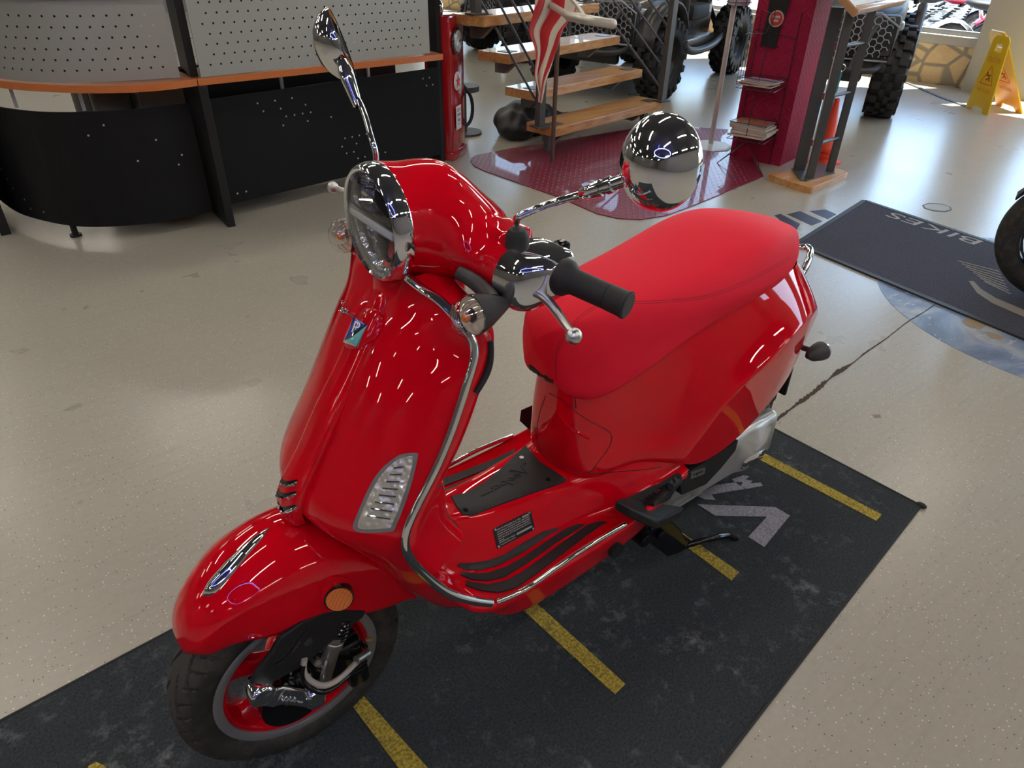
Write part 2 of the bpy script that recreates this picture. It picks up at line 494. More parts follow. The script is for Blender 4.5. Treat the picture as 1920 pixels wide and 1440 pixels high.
AMBER = mat('amber_reflector', (.85, .16, .01), rough=.18, coat=1, spec=.8)
N, L, b = nt(AMBER); cc = coords(N, L); v1 = vor(N, L, cc, 420, rnd=0); L.new(mixc(N, L, v1, (.95, .25, .02), (.35, .04, .0)), b.inputs['Base Color']); bump(N, L, b, v1, .8, .001)
AMB = mat('amber_bulb', (.9, .25, .02), rough=.2, coat=1)
BLUE = mat('badge_blue', (.015, .03, .33), rough=.25, coat=1)
TEAL = mat('badge_teal', (.12, .45, .47), rough=.25, coat=1)
WHITE = mat('white_print', (.8, .8, .78), rough=.5)
LINE = mat('panel_gap', (.06, 0, .003), rough=.7)
STITCH = mat('red_thread', (.40, .006, .02), rough=.8)
MIRG = mat('mirror_glass', (.85, .87, .9), rough=.01, metal=1)
# ================================================================== THE RED SCOOTER
def steer(P): return rotz(P, -.0339, (-.1, 0, 0))
def US(px, py, Y): return rotz(U(px, py, Y=Y), .0339, (-.1, 0, 0))
SCO = thing('scooter', (-.67, 0, 0), 'shiny red motor scooter with red seat and chrome trim parked on the dark mat', 'scooter')

# ---- wheels
def tyre(name, c, R, w, m, parent, steerit=False, grooves=True, nA=560):
    half = [(.36*w, .158), (.455*w, .170), (.49*w, .186), (.485*w, R-.028), (.44*w, R-.016), (.34*w, R-.006), (.18*w, R-.001), (0, R)]
    pr = np.array(half+[(-a, b) for a, b in half[-2::-1]]); pr = curve(pr, 72)
    th = np.linspace(0, 2*PI, nA, endpoint=False); G = np.zeros((nA, 72, 3))
    for i, t in enumerate(th):
        y = pr[:, 0]; r = pr[:, 1].copy()
        if grooves:
            s = np.abs(y)/(w*.5); side = np.sign(y)
            ph = t*19/(2*PI)+.5*(side > 0)+1.9*s**1.15
            g = np.abs((ph % 1)-.5); d = np.clip((.085-g)/.03, 0, 1)
            band = np.clip((s-.14)/.05, 0, 1)*np.clip((.93-s)/.06, 0, 1)
            ph2 = t*38/(2*PI)-.9*s; g2 = np.abs((ph2 % 1)-.5); d2 = np.clip((.10-g2)/.03, 0, 1)*np.clip((s-.62)/.05, 0, 1)*np.clip((.97-s)/.05, 0, 1)
            r = r-.0065*np.maximum(d*band, d2)*(pr[:, 1] > R-.034)
        G[i, :, 0] = r*math.cos(t); G[i, :, 2] = r*math.sin(t); G[i, :, 1] = y
    mb = MB().grid(G+np.array(c), cu=True)
    if steerit: mb.mapv(steer)
    o = mb.build(name, m, parent); me = o.data
    if len(me.vertices) == nA*72:     # dusty worn blocks, clean black grooves and walls
        dr = np.repeat(pr[None, :, 1], nA, 0)-np.hypot(G[..., 0], G[..., 2]); wv = np.clip((pr[:, 1]-(R-.026))/.01, 0, 1)[None, :]*np.clip(1-dr/.002, 0, 1)
        ca = me.color_attributes.new('wear', 'FLOAT_COLOR', 'POINT'); w_ = wv.reshape(-1)
        ca.data.foreach_set('color', np.stack([w_, w_, w_, np.ones_like(w_)], -1).reshape(-1))
    return o
def wheel(name, c, R, w, steerit, detail=True):
    c = np.array(c, float); fx = steer if steerit else (lambda q: q); ax = (0, 1, 0)
    rim = MB().lathe([(.020, .128), (.038, .139), (.040, .146), (-.040, .146), (-.038, .139), (-.018, .128), (.020, .128)], c, ax, 96)
    o = rim.mapv(fx).build(name, RED, SCO)
    lip = MB()
    for s in (1, -1): lip.lathe([(s*.034, .145), (s*.0445, .1465), (s*.0455, .148), (s*.0455, .163), (s*.044, .1665), (s*.036, .166), (s*.034, .145)], c, ax, 96)
    lip.mapv(fx).build('rim_lip', LIP, o)
    tyre('tyre', c, R, w, TYRE, o, steerit)
    for k in range(5):
        a = 2*PI*k/5+.62; sp = MB(); d = np.array([math.cos(a), 0, math.sin(a)]); e = np.array([-math.sin(a), 0, math.cos(a)])
        rows = []
        for r, hw, y0, th in ((.03, .030, .004, .016), (.07, .024, .010, .013), (.11, .026, .012, .013), (.138, .040, .012, .016)):
            rows.append([c+d*r+e*x*hw+np.array([0, y0+z*th, 0]) for x, z in ((-1, -.7), (-.9, .3), (-.5, 1), (.5, 1), (.9, .3), (1, -.7), (.5, -1), (-.5, -1))])
        sp.grid(surf(np.array(rows), 14, 24, cv=True), cv=True); sp.mapv(fx).build('spoke', RED, o)
    MB().lathe([(-.05, .0), (-.05, .036), (-.02, .05), (.02, .05), (.045, .036), (.045, 0)], c, ax, 48).mapv(fx).build('hub', RED, o)
    return o
FW = wheel('front_wheel', (0, 0, .2295), .2275, .106, True)
RW = wheel('rear_wheel', (-1.34, 0, .2365), .2365, .118, False)
disc = MB().lathe([(.036, .045), (.036, .098), (.040, .100), (.042, .098), (.042, .045)], (0, 0, .2295), (0, 1, 0), 72)
disc.mapv(steer).build('brake_disc', ALUR, FW)

# ---- front suspension on the near side
CV = MB()
cpx = [(466, 1274, .085), (474, 1256, .085), (505, 1215, .085), (520, 1188, .085), (560, 1160, .085), (605, 1140, .085), (655, 1128, .085), (682, 1135, .085), (676, 1150, .085), (640, 1182, .09), (595, 1222, .093), (560, 1250, .093), (510, 1276, .092), (480, 1285, .09)]
c3 = [U(a, b_, Y=y_) for a, b_, y_ in cpx]
P2 = [(q[0], q[2]) for q in c3]
CV.prism(P2, .012, org=(0, .098, 0), u=(1, 0, 0), v=(0, 0, 1))
cover = CV.build('fork_cover', PLA, SCO, smooth=False)
bv = cover.modifiers.new('b', 'BEVEL'); bv.width = .004; bv.segments = 3
b_cover = bvh_of(cover)
stroke('cover_rib', [(515, 1248), (545, 1225), (565, 1195), (580, 1180)], b_cover, .004, GLB, cover, lift=-.001)
MB().cyl(U(575, 1200, Y=.095), U(575, 1200, Y=.095)+[0, .007, 0], .0085, n=20).build('bolt', PLAG, cover)
text_on('lettering', 'ABS', (552, 1214), (565, 1194), (558, 1217), b_cover, PLAG, cover, lift=.001)
# shock absorber
sa, sb = U(640, 1150, Y=.075), U(598, 1292, Y=.080); sd = (sb-sa)
SH = MB()
prof = [(0, .006), (.0, .019), (.25, .019), (.26, .022), (.30, .0225), (.33, .019), (.34, .0205), (.42, .0205), (.45, .018), (.47, .0172), (.8, .0175), (.93, .016), (1., .014), (1., .0)]
Ls = np.linalg.norm(sd); SH.lathe([(a*Ls, r) for a, r in prof], sa, sd, 40)
shock = SH.build('shock_absorber', ALUR, SCO)
hx = []; u_, v_, d_ = frame(sd)
for t in np.linspace(0, 1, 150):
    a = t*2*PI*6; hx.append(sa+d_*(t*.28*Ls-.004)+.022*(u_*math.cos(a)+v_*math.sin(a)))
MB().tube(hx, .0035, n=8).build('spring', GLB, shock)
MB().cyl(sa+sd*.52+[.014, .012, 0], sa+sd*.52+[.022, .02, 0], .005).build('clamp_bolt', ALU, shock); MB().cyl(sa+sd*.7+[.012, .014, 0], sa+sd*.7+[.016, .022, 0], .003).build('clamp_bolt', ALU, shock)
# caliper, hub mechanics behind
cal = MB().box((-.085, .062, .235), (.07, .045, .11), bev=.012).box((-.100, .07, .19), (.045, .05, .05), bev=.01)
cal.cyl((-.118, .05, .258), (-.124, .088, .262), .005).box((-.05, .06, .30), (.05, .04, .06), bev=.01)
cal.mapv(steer).build('brake_caliper', GLB, SCO)
MB().cyl((-.128, .088, .282), (-.137, .096, .288), .0045).mapv(steer).build('bleed_nipple', mat('brass', (.75, .6, .3), rough=.3, metal=1), SCO)
mech = MB().cyl((0, .02, .2295), (0, .088, .2295), .04, .034, n=36).cyl((.045, .05, .275), (.045, .1, .275), .022, n=28).box((.0, .075, .262), (.10, .028, .05), bev=.009).cyl((-.02, .08, .25), (.03, .085, .30), .008)
mech.mapv(steer).build('axle_housing', ALUR, SCO)
# chrome link with script
lk = []
for q in [(472, 1290), (480, 1285), (500, 1283), (515, 1286), (528, 1281), (560, 1287), (580, 1290), (598, 1286), (608, 1292), (608, 1308), (598, 1320), (582, 1326), (566, 1320), (545, 1317), (520, 1315), (505, 1320), (486, 1317), (474, 1306)]:
    p = U(q[0], q[1], Y=.098); lk.append((p[0], p[2]))
LK = MB().prism(lk, .03, org=(0, .108, 0), u=(1, 0, 0), v=(0, 0, 1)); link = LK.build('suspension_link', CHROME, SCO, smooth=True, auto=30)
bv = link.modifiers.new('b', 'BEVEL'); bv.width = .0045; bv.segments = 3; bv.limit_method = 'ANGLE'
lb = bvh_of(link); script_on('lettering', (512, 1313), (566, 1319), (518, 1293), lb, CHROME, link, r=.0013, lift=.001)
for q_, r_ in ((US(492, 1303, .112), .023), (US(592, 1304, .112), .019)):
    MB().lathe([(-.02, r_), (.002, r_), (.006, r_*.93), (.0085, r_*.78), (.0075, r_*.6), (.009, .0)], q_, (0, 1, 0), 44).mapv(steer).build('link_boss', CHROME, link)
bp = MB().prism([(q[0]*.97, q[1]-.012) for q in lk], .02, org=(0, .085, 0), u=(1, 0, 0), v=(0, 0, 1)); bp.cyl((.028, .045, .235), (.028, .088, .235), .068, n=48)
bp.build('link_backing', GLB, SCO)
hz = [U(571, 1235, Y=.10), U(571, 1262, Y=.105), U(590, 1281, Y=.115), U(615, 1284, Y=.12), U(645, 1265, Y=.115), U(665, 1245, Y=.10), U(688, 1228, Y=.085)]
MB().tube(curve(hz, 50), .0058, n=12).build('brake_hose', mat('hose_grey', (.42, .38, .33), rough=.45), SCO)
MB().tube(curve([h+np.array([.006, .004, -.010]) for h in hz], 50), .0048, n=12).build('sensor_cable', GLB, SCO)
MB().cyl(U(668, 1238, Y=.10), U(690, 1224, Y=.09), .0085).build('hose_union', ALUR, SCO)

# ---- front fender
st = [  # top centre, crease, lower edge
 ((.176, .432), (.173, .030, .422), (.165, .030, .410)),
 ((.171, .455), (.154, .055, .442), (.138, .055, .414)),
 ((.149, .492), (.119, .072, .476), (.104, .070, .428)),
 ((.092, .542), (.071, .086, .508), (.058, .084, .425)),
 ((.030, .572), (.014, .093, .518), (.004, .092, .416)),
 ((-.030, .584), (-.050, .097, .516), (-.062, .096, .400)),
 ((-.090, .575), (-.112, .097, .500), (-.128, .096, .368)),
 ((-.160, .535), (-.172, .094, .462), (-.188, .092, .345)),
 ((-.215, .460), (-.222, .088, .410), (-.228, .086, .330)),
 ((-.240, .380), (-.243, .08, .350), (-.246, .08, .310))]
rows = []
for (tx, tz), c_, e_ in st:
    cx, cy, cz = c_; ex, ey, ez = e_; half = [(tx, 0, tz)]
    for s in (.35, .62, .82, .94):
        w = s**2.6; half.append((tx+(cx-tx)*w, cy*s, tz+(cz-tz)*w*.86))
    half += [(cx, cy, cz), (cx+(ex-cx)*.10, cy+.0008+(ey-cy)*.10, cz+(ez-cz)*.10), (cx+(ex-cx)*.45, cy+.003+(ey-cy)*.45, cz+(ez-cz)*.45), (ex, ey, ez)]
    rows.append([(x, -y, z) for x, y, z in half[:0:-1]]+half)
G = surf(np.array(rows), 70, 90)
FB = MB().grid(G).mapv(steer); fender = FB.build('front_fender', RED, SCO, auto=80)
so = fender.modifiers.new('s', 'SOLIDIFY'); so.thickness = .003; so.offset = -1
b_f = bvh_of(fender)
cl = trace(b_f, [(505, 990), (470, 1022), (440, 1052), (408, 1088), (382, 1117)], 40, 0)
cw = np.interp(np.linspace(0, 1, 40), [0, .06, .3, .6, .85, .96, 1], [.001, .006, .011, .0165, .016, .010, .002]); rows = []
for i in range(40):
    t_ = cl[min(i+1, 39)]-cl[max(i-1, 0)]; t_ /= np.linalg.norm(t_); n_ = b_f.find_nearest(Vector(cl[i]))[1]; n_ = np.array(n_); n_ = n_ if n_[2] > 0 else -n_; sd2 = np.cross(t_, n_); sd2 /= np.linalg.norm(sd2); r_ = []
    for k in np.linspace(-1, 1, 15):
        q_ = cl[i]+sd2*k*cw[i]; q_ = np.array(b_f.find_nearest(Vector(q_))[0]); r_.append(q_+n_*(.0006+.0085*(1-abs(k)**1.6)*min(1, cw[i]/.011)-(.002 if abs(k) > .99 else 0)))
    rows.append(r_)
rows = np.array(rows)
for _ in range(6): rows[1:-1] = .5*rows[1:-1]+.25*(rows[:-2]+rows[2:])
MB().grid(rows).build('fender_crest', CHROME, fender, auto=80)
rp = U(633, 1114, Y=.098)
patch('reflector_mount', [(633+33*math.cos(t), 1110+31*math.sin(t)) for t in np.linspace(0, 2*PI, 30, endpoint=False)], b_f, RED, fender, h=.004, step=5)
rc, rn = hit(b_f, 634, 1114); rn = np.array([.30, .93, .20]); rn /= np.linalg.norm(rn); rc = rc+rn*.006
MB().lathe([(-.012, .0), (-.012, .0265), (.009, .026), (.010, .024), (.010, 0)], rc, rn, 48).build('reflector_ring', GLB, fender)
MB().lathe([(.008, .0245), (.0115, .023), (.0125, .0), ], rc, rn, 40).build('side_reflector', AMBER, fender)

# ---- leg shield
edge = [((765, 520), .07), ((790, 540), .10), ((820, 560), .13), ((850, 590), .160), ((868, 612), .178), ((888, 650), .192), ((880, 700), .200), ((855, 780), .205), ((820, 870), .208), ((785, 940), .208), ((760, 1000), .21), ((765, 1040), .208), ((800, 1080), .205), ((850, 1115), .205), ((920, 1130), .205)]
E3 = [U(*p, Y=y) for p, y in edge]
zc = [1.02, 1.0, .98, .955, .93, .89, .85, .79, .72, .66, .612]
zz = [1.03, .986, .928, .846, .769, .688, .627, .58]; xx = [-.305, -.288, -.258, -.202, -.152, -.106, -.068, -.058]
C3 = [np.array([np.interp(-z, [-a for a in zz], xx), 0, z]) for z in zc]
C3 += [U(610, 992, Y=.06), U(668, 1020, Y=.085), U(730, 1078, Y=.10), U(800, 1122, Y=.12)]
rows = []
for c_, e_ in zip(C3, E3):
    r = []
    for s in (0, .17, .34, .5, .66, .8, .91, 1):
        w = s**2.3; q = c_+(e_-c_)*s; q[0] = c_[0]+(e_[0]-c_[0])*w; r.append(q)
    rows.append(r)
SG = surf(np.array(rows), 90, 60)
SB = MB().grid(SG); SB.mirror(); shield = SB.build('leg_shield', RED, SCO, auto=80)
so = shield.modifiers.new('s', 'SOLIDIFY'); so.thickness = .004; so.offset = -1
b_s = bvh_of(shield)
# central horn cover ridge
hz_ = [(.995, -.282, .012), (.95, -.262, .022), (.90, -.226, .030), (.84, -.186, .031), (.77, -.138, .033), (.70, -.094, .033), (.655, -.062, .034), (.615, -.044, .033), (.585, -.048, .028)]
rows = []
for k, (z, x, w) in enumerate(hz_):
    d = .022; r = [(x-d, -w*1.06, z), (x-.006, -w, z), (x-.001, -w*.8, z), (x+.001, -w*.4, z), (x+.002, 0, z), (x+.001, w*.4, z), (x-.001, w*.8, z), (x-.006, w, z), (x-d, w*1.06, z)]
    rows.append([(a, b_, c_) for a, b_, c_ in r])
horn = MB().grid(surf(np.array(rows), 60, 50)); horn = horn.build('horn_cover', RED, SCO, auto=80)
b_h = bvh_of(horn, shield)
# hood above the badge and above the grille
patch('badge_hood', [(672, 590), (690, 578), (708, 582), (719, 597), (712, 622), (700, 640), (690, 645), (668, 655), (648, 648), (655, 620)], b_h, RED, horn, h=.002, dome=.006, step=4, closed_smooth=40)
b_h2 = bvh_of(horn, shield, *[c_ for c_ in horn.children])
patch('badge', [(667, 594), (693, 609), (672, 652), (647, 642)], b_h2, CHROME, horn, h=.004, step=5)
patch('badge_blue_field', [(669, 597), (690, 610), (650, 639)], b_h2, BLUE, horn, h=.0048, step=4)
patch('badge_teal_field', [(691, 611), (672, 649), (651, 640)], b_h2, TEAL, horn, h=.0048, step=4)
text_on('badge_lettering', 'P', (664, 624), (675, 627), (671, 604), b_h2, WHITE, horn, lift=.0056)
script_on('badge_script', (633, 583), (655, 592), (641, 564), b_s, CHROME, shield, r=.0010)
text_on('lettering', 'RED', (656, 594), (664, 597), (659, 585), b_s, CHROME, shield, lift=.001)
for (x0, y0, s) in ((541, 900, 1.1), (536, 922, 1.25), (533, 947, 1.4)):
    patch('grille_slot', [(x0-15*s, y0-6), (x0-10*s, y0-1*s), (x0+2, y0+2*s), (x0+14*s, y0-1), (x0+15*s, y0+3*s), (x0+8*s, y0+8*s), (x0-4, y0+9*s), (x0-14*s, y0+4*s)], b_h, GLB, horn, h=.0012, step=3, closed_smooth=30)
    patch('grille_lip', [(x0-17*s, y0), (x0-10*s, y0+5*s), (x0+2, y0+7*s), (x0+15*s, y0+2), (x0+15*s, y0+6*s), (x0+6*s, y0+12*s), (x0-5, y0+12*s), (x0-15*s, y0+7*s)], b_h, CHROME, horn, h=.002, dome=.003, step=3, closed_smooth=30)
# running lights
RL = [(742, 857), (760, 850), (780, 849), (784, 856), (779, 880), (768, 920), (752, 965), (742, 988), (732, 996), (690, 998), (667, 994), (663, 984), (672, 960), (692, 915), (715, 880)]
rl = patch('running_light', RL, b_s, mat('lamp_frame', (.20, .195, .19), rough=.25, coat=.5), SCO, h=.002, step=6, closed_smooth=60)
RLi = [(745, 862), (762, 856), (774, 856), (773, 876), (762, 915), (747, 958), (736, 982), (728, 989), (692, 991), (673, 987), (679, 963), (699, 918), (721, 884)]
bowlm = mat('lamp_bowl', (.88, .83, .68), rough=.2, metal=.55, coat=.5)
N, L, b = nt(bowlm); cc = coords(N, L); bump(N, L, b, vor(N, L, cc, 110, 'SMOOTH_F1'), .6, .006)
patch('lamp_bowl', RLi, b_s, bowlm, rl, h=.0035, step=6, closed_smooth=60)
for t in np.linspace(.1, .9, 8):
    a = np.array((763, 862))*(1-t)+np.array((735, 985))*t; c_ = np.array((745, 866))*(1-t)+np.array((678, 975))*t
    stroke('lamp_rib', [c_+(a-c_)*.12, a+(c_-a)*.08], b_s, .0016, CHROME, rl, n=8, lift=.0042)
patch('lens', RLi, b_s, LENS, rl, h=.0045, dome=.006, step=6, closed_smooth=60, sink=-.0036)
# chrome edge trim, both sides, with the inner black lip
ET = curve(np.array(E3), 160); ET[:, 1] += .002
tr = MB().tube(ET, .0088, n=18, flat=.7); tr.build('shield_trim', CHROME, SCO)
MB().tube(ET*[1, -1, 1]+[-.008, .010, 0], .0065, n=14).build('shield_trim', CHROME, SCO)
# inner shield (behind the trim)
rows = []
for k, (c_, e_) in enumerate(zip(C3, E3)):
    cz = .6*c_[2]+.4*e_[2]; t = k/14.; dep = .05+.02*min(1, k/9.)+(.03 if k > 9 else 0)
    iw = max(.05, e_[1]-.035)
    if k > 12: continue
    dep = min(dep, max(.012, e_[0]+.325)) if k > 9 else dep
    cx = e_[0]-dep-.02
    rows.append([e_+[-.002, .003, 0], e_+[-.022, .003, 0], e_+[-.038, -.004, 0], (e_[0]-dep, iw, e_[2]), (e_[0]-dep-.012, iw*.7, .5*(cz+e_[2])), (cx, iw*.35, cz), (cx-.002, 0, cz)])
IG = surf(np.array(rows), 80, 40); IB = MB().grid(IG); IB.mirror(); inner = IB.build('inner_shield', RED, SCO, auto=80)
MB().tube(curve([E3[5]+[-.030, .0, -.0], E3[6]+[-.034, .002, 0], E3[7]+[-.036, .0, .03]], 30), .009, n=12, flat=.6).build('hook_pad', PLA, SCO)

# ---- floor and tunnel
xs = [-.255, -.30, -.345, -.40, -.47, -.56, -.66, -.74, -.82, -.90, -.955]
zt = [.55, .485, .450, .428, .416, .412, .408, .415, .43, .435, .435]
yt = [.03, .033, .038, .045, .052, .064, .078, .098, .122, .140, .148]
zf = [.43, .365, .335, .322, .318, .318, .320, .325, .345, .36, .365]
yf = [.10, .10, .105, .108, .112, .118, .126, .145, .172, .18, .182]
zb = [.40, .345, .29, .235, .208, .205, .208, .215, .23, .26, .29]
rows = []
for x, a, b_, c_, d_, e_ in zip(xs, zt, yt, zf, yf, zb):
    yo = .207 if x > -.8 else .207-(-.8-x)*.12
    zo = c_ if x > -.78 else c_-.01
    rows.append([(x, 0, a), (x, b_*.85, a), (x, b_+.006, a-.006), (x, (b_+d_)/2, (a+c_)/2+.004), (x, d_, c_+.004), (x, d_+.012, c_), (x, yo-.02, zo), (x, yo, zo+.004), (x, yo+.003, zo-.012), (x, yo-.008, (zo+e_)/2), (x, yo-.028, e_), (x, .06, e_-.01)])
FG = surf(np.array(rows), 100, 100); fb = MB().grid(FG); fb.mirror(); floorb = fb.build('floorboard', RED, SCO, auto=80)
b_fl = bvh_of(floorb)
tm = patch('tunnel_mat', [(985, 837), (1012, 868), (1062, 900), (1060, 904), (1000, 925), (935, 948), (905, 960), (885, 968), (868, 966), (858, 955), (850, 940), (846, 932), (872, 927), (910, 905), (940, 880), (965, 856)], b_fl, RUB, SCO, h=.004, step=7)
b_tm = bvh_of(tm)
script_on('lettering', (1002, 880), (905, 932), (985, 868), b_tm, RUB, tm, r=.0022, lift=0)
for q in ((978, 858), (1028, 899), (873, 956), ): 
    r_ = hit(b_tm, *q); MB().cyl(r_[0]-r_[1]*.003, r_[0]+r_[1]*.0012, .0055, n=16).build('screw', GLB, tm)
def slab_stroke(px, w):
    return px
strips = [
 [(857, 1061), (870, 1067), (900, 1069), (930, 1062), (975, 1040), (1010, 1016), (1035, 999), (1050, 991), (1040, 990), (1015, 998), (980, 1018), (945, 1040), (915, 1051), (885, 1055), (862, 1056)],
 [(863, 1079), (885, 1088), (915, 1090), (945, 1083), (990, 1056), (1040, 1020), (1080, 995), (1096, 984), (1085, 983), (1060, 992), (1025, 1016), (985, 1043), (950, 1063), (915, 1075), (885, 1076), (866, 1073)],
 [(872, 1098), (900, 1108), (935, 1112), (965, 1104), (1005, 1077), (1050, 1043), (1095, 1008), (1128, 985), (1138, 980), (1122, 979), (1100, 986), (1060, 1014), (1020, 1044), (985, 1070), (950, 1090), (915, 1097), (885, 1093), (874, 1090)]]
for s_ in strips: patch('tread_strip', s_, b_fl, RUB, SCO, h=.003, step=5, mirror=True)
# sill trims (the pale strip past the shield trim)
sl = [U(930, 1129, Y=.207), U(985, 1104, Y=.208), U(1040, 1066, Y=.208), U(1100, 1025, Y=.208), U(1172, 983, Y=.207)]
SLc = curve(sl, 60)
MB().tube(SLc, .0062, n=12).build('sill_trim', CHROME, SCO); MB().tube(SLc*[1, -1, 1], .0062, n=12).build('sill_trim', CHROME, SCO)
dpx = [(924, 992), (995, 957), (1003, 992), (932, 1030)]
dp = patch('data_plate', dpx, b_fl, mat('plate_black', (.012, .012, .013), rough=.35), SCO, h=.0012, step=8)
b_dp = bvh_of(dp)
def plate(u, v):   # u along, v down, in plate fractions
    o = np.array(dpx[0])*(1-u)*(1-v)+np.array(dpx[1])*u*(1-v)+np.array(dpx[2])*u*v+np.array(dpx[3])*(1-u)*v
    return tuple(o)
lines = ['MFD BY PIAGGIO & C. SPA', 'THIS VEHICLE CONFORMS TO ALL APPLICABLE', 'FEDERAL MOTOR VEHICLE SAFETY STANDARDS', 'AND U.S. EPA REGULATIONS IN EFFECT', 'ON THE DATE OF MANUFACTURE SHOWN', 'ABOVE', 'ZAPMD19Q', 'TYPE MOTORCYCLE']
for k, t_ in enumerate(lines):
    v1 = .17+k*.108; hgt = .055 if k not in (0, 6) else .075
    text_on('plate_lettering', t_, plate(.08, v1), plate((.72 if k == 0 else .5 if k in (6, 7) else .22 if k == 5 else .94), v1), plate(.08, v1-hgt), b_dp, WHITE, dp, lift=.0006)
for (u0, u1, v0, v1) in ((.76, .93, .08, .17), (.54, .95, .74, .83)):
    patch('plate_blank', [plate(u0, v0), plate(u1, v0), plate(u1, v1), plate(u0, v1)], b_dp, mat('plate_grey', (.4, .4, .42), rough=.6), dp, h=.0007, step=6)
for (u0, v0) in ((.05, .08), (.955, .08), (.05, .93), (.955, .93)):
    r_ = hit(b_dp, *plate(u0, v0)); MB().ball(r_[0], .0028, 12, 8).build('rivet', ALU, dp)

# ---- rear body
GD = [
 [(-.675, 0, .72), (-.682, .05, .72), (-.715, .082, .72), (-.80, .10, .715), (-.95, .112, .735), (-1.12, .124, .752), (-1.26, .124, .755), (-1.37, .108, .757), (-1.44, .065, .758), (-1.465, 0, .758)],
 [(-.662, 0, .64), (-.670, .05, .64), (-.705, .084, .64), (-.80, .105, .635), (-.95, .142, .63), (-1.11, .182, .640), (-1.27, .202, .648), (-1.41, .170, .655), (-1.50, .09, .665), (-1.525, 0, .668)],
 [(-.655, 0, .55), (-.663, .055, .55), (-.70, .09, .55), (-.80, .112, .55), (-.93, .158, .55), (-1.08, .240, .55), (-1.26, .285, .555), (-1.43, .21, .565), (-1.535, .10, .57), (-1.555, 0, .57)],
 [(-.656, 0, .47), (-.665, .06, .47), (-.70, .098, .47), (-.80, .125, .475), (-.92, .180, .47), (-1.06, .246, .46), (-1.25, .285, .475), (-1.41, .21, .495), (-1.52, .10, .505), (-1.545, 0, .51)],
 [(-.665, 0, .41), (-.675, .065, .41), (-.71, .105, .41), (-.80, .132, .42), (-.905, .180, .405), (-1.06, .222, .360), (-1.22, .24, .400), (-1.36, .19, .440), (-1.49, .09, .455), (-1.53, 0, .46)],
 [(-.670, 0, .39), (-.68, .05, .39), (-.71, .08, .39), (-.80, .10, .40), (-.905, .14, .385), (-1.06, .17, .355), (-1.22, .175, .400), (-1.35, .14, .43), (-1.47, .06, .445), (-1.50, 0, .45)]]
BG = surf(np.array(GD), 120, 160)
ws = .219-.55*np.clip(-(BG[..., 0]+1.12), 0, 1)**2-.13*np.clip(.60-BG[..., 2], 0, 1)
k_ = .0035; BG[..., 1] = np.where(BG[..., 1] > .02, smin(BG[..., 1], ws, k_), BG[..., 1])
bb = MB().grid(BG); bb.mirror(); body = bb.build('rear_body', RED, SCO, auto=80)
b_b = bvh_of(body)
# rear deck between seat and tail lamp
dk = MB().grid(surf(np.array([[(-1.36, -.108, .750), (-1.36, 0, .760), (-1.36, .108, .750)], [(-1.42, -.08, .754), (-1.42, 0, .766), (-1.42, .08, .754)], [(-1.462, -.03, .756), (-1.468, 0, .758), (-1.462, .03, .756)]]), 16, 24))
dk.build('rear_deck', RED, SCO)
for pts in ([(1023, 742), (1012, 775), (1006, 815), (1010, 838), (1030, 862), (1065, 878), (1100, 886), (1108, 885), (1120, 868), (1138, 845), (1147, 826), (1145, 812), (1110, 792), (1075, 768), (1045, 745), (1030, 738)],
            [(1100, 887), (1150, 885), (1200, 881), (1240, 876)], [(1078, 742), (1080, 765)]):
    stroke('panel_seam', pts, bvh_of(body, floorb), .0011, LINE, body, n=70)
stroke('panel_recess', [(1048, 778), (1062, 796), (1085, 812), (1105, 822)], b_b, .0045, REDD, body, n=30, lift=-.0015)

# ---- seat
ST = [  # x, top z, half width, widest z, bottom half width, bottom z
 (-.604, .755, .004, .748, .004, .742), (-.612, .782, .034, .748, .030, .712), (-.632, .806, .066, .748, .056, .668), (-.675, .824, .096, .750, .084, .632), (-.75, .836, .118, .757, .110, .636),
 (-.87, .847, .139, .776, .130, .684), (-1.0, .862, .157, .792, .138, .724), (-1.13, .883, .164, .80, .138, .740), (-1.24, .888, .154, .805, .130, .744), (-1.33, .872, .130, .805, .110, .748), (-1.395, .854, .096, .80, .082, .752), (-1.44, .828, .056, .792, .048, .757), (-1.46, .79, .005, .782, .005, .77)]
rows = []
for x, zt_, w, zw, bw, zb_ in ST:
    h_ = [(0, zt_), (w*.35, zt_-.002), (w*.66, zt_-.010*(w/.16)), (w*.88, zt_-.03*(w/.16)-.002), (w, zw), (w*.985, zw-.45*(zw-zb_)), (bw, zb_), (bw*.6, zb_-.004), (0, zb_-.004)]
    full = [(x, -y, z) for y, z in h_[-2:0:-1]]; full = [(x, y, z) for y, z in h_]+full
    rows.append(full)
sg = surf(np.array(rows), 90, 110, cv=True)
sb_ = MB().grid(sg, cv=True, capu=True); seat = sb_.build('seat', SEAT, SCO, auto=80)
b_seat = bvh_of(seat)
SM = [(1040, 728), (1041, 690), (1044, 655), (1064, 617), (1092, 589), (1130, 568), (1182, 565), (1272, 561), (1342, 549), (1411, 520), (1481, 481)]
for off in (0, 4):
    stroke('stitching', [(a+off*.5, b_+off) for a, b_ in SM], b_seat, .0007, STITCH, seat, n=110)
patch('seat_lock_slot', [(992, 684), (1003, 690), (1015, 704), (1026, 724), (1028, 732), (1018, 730), (1005, 718), (996, 702)], b_seat, PLA, seat, h=.001, dome=.003, step=4, closed_smooth=30)
sbm = MB()
for i in range(len(ST)-1): pass
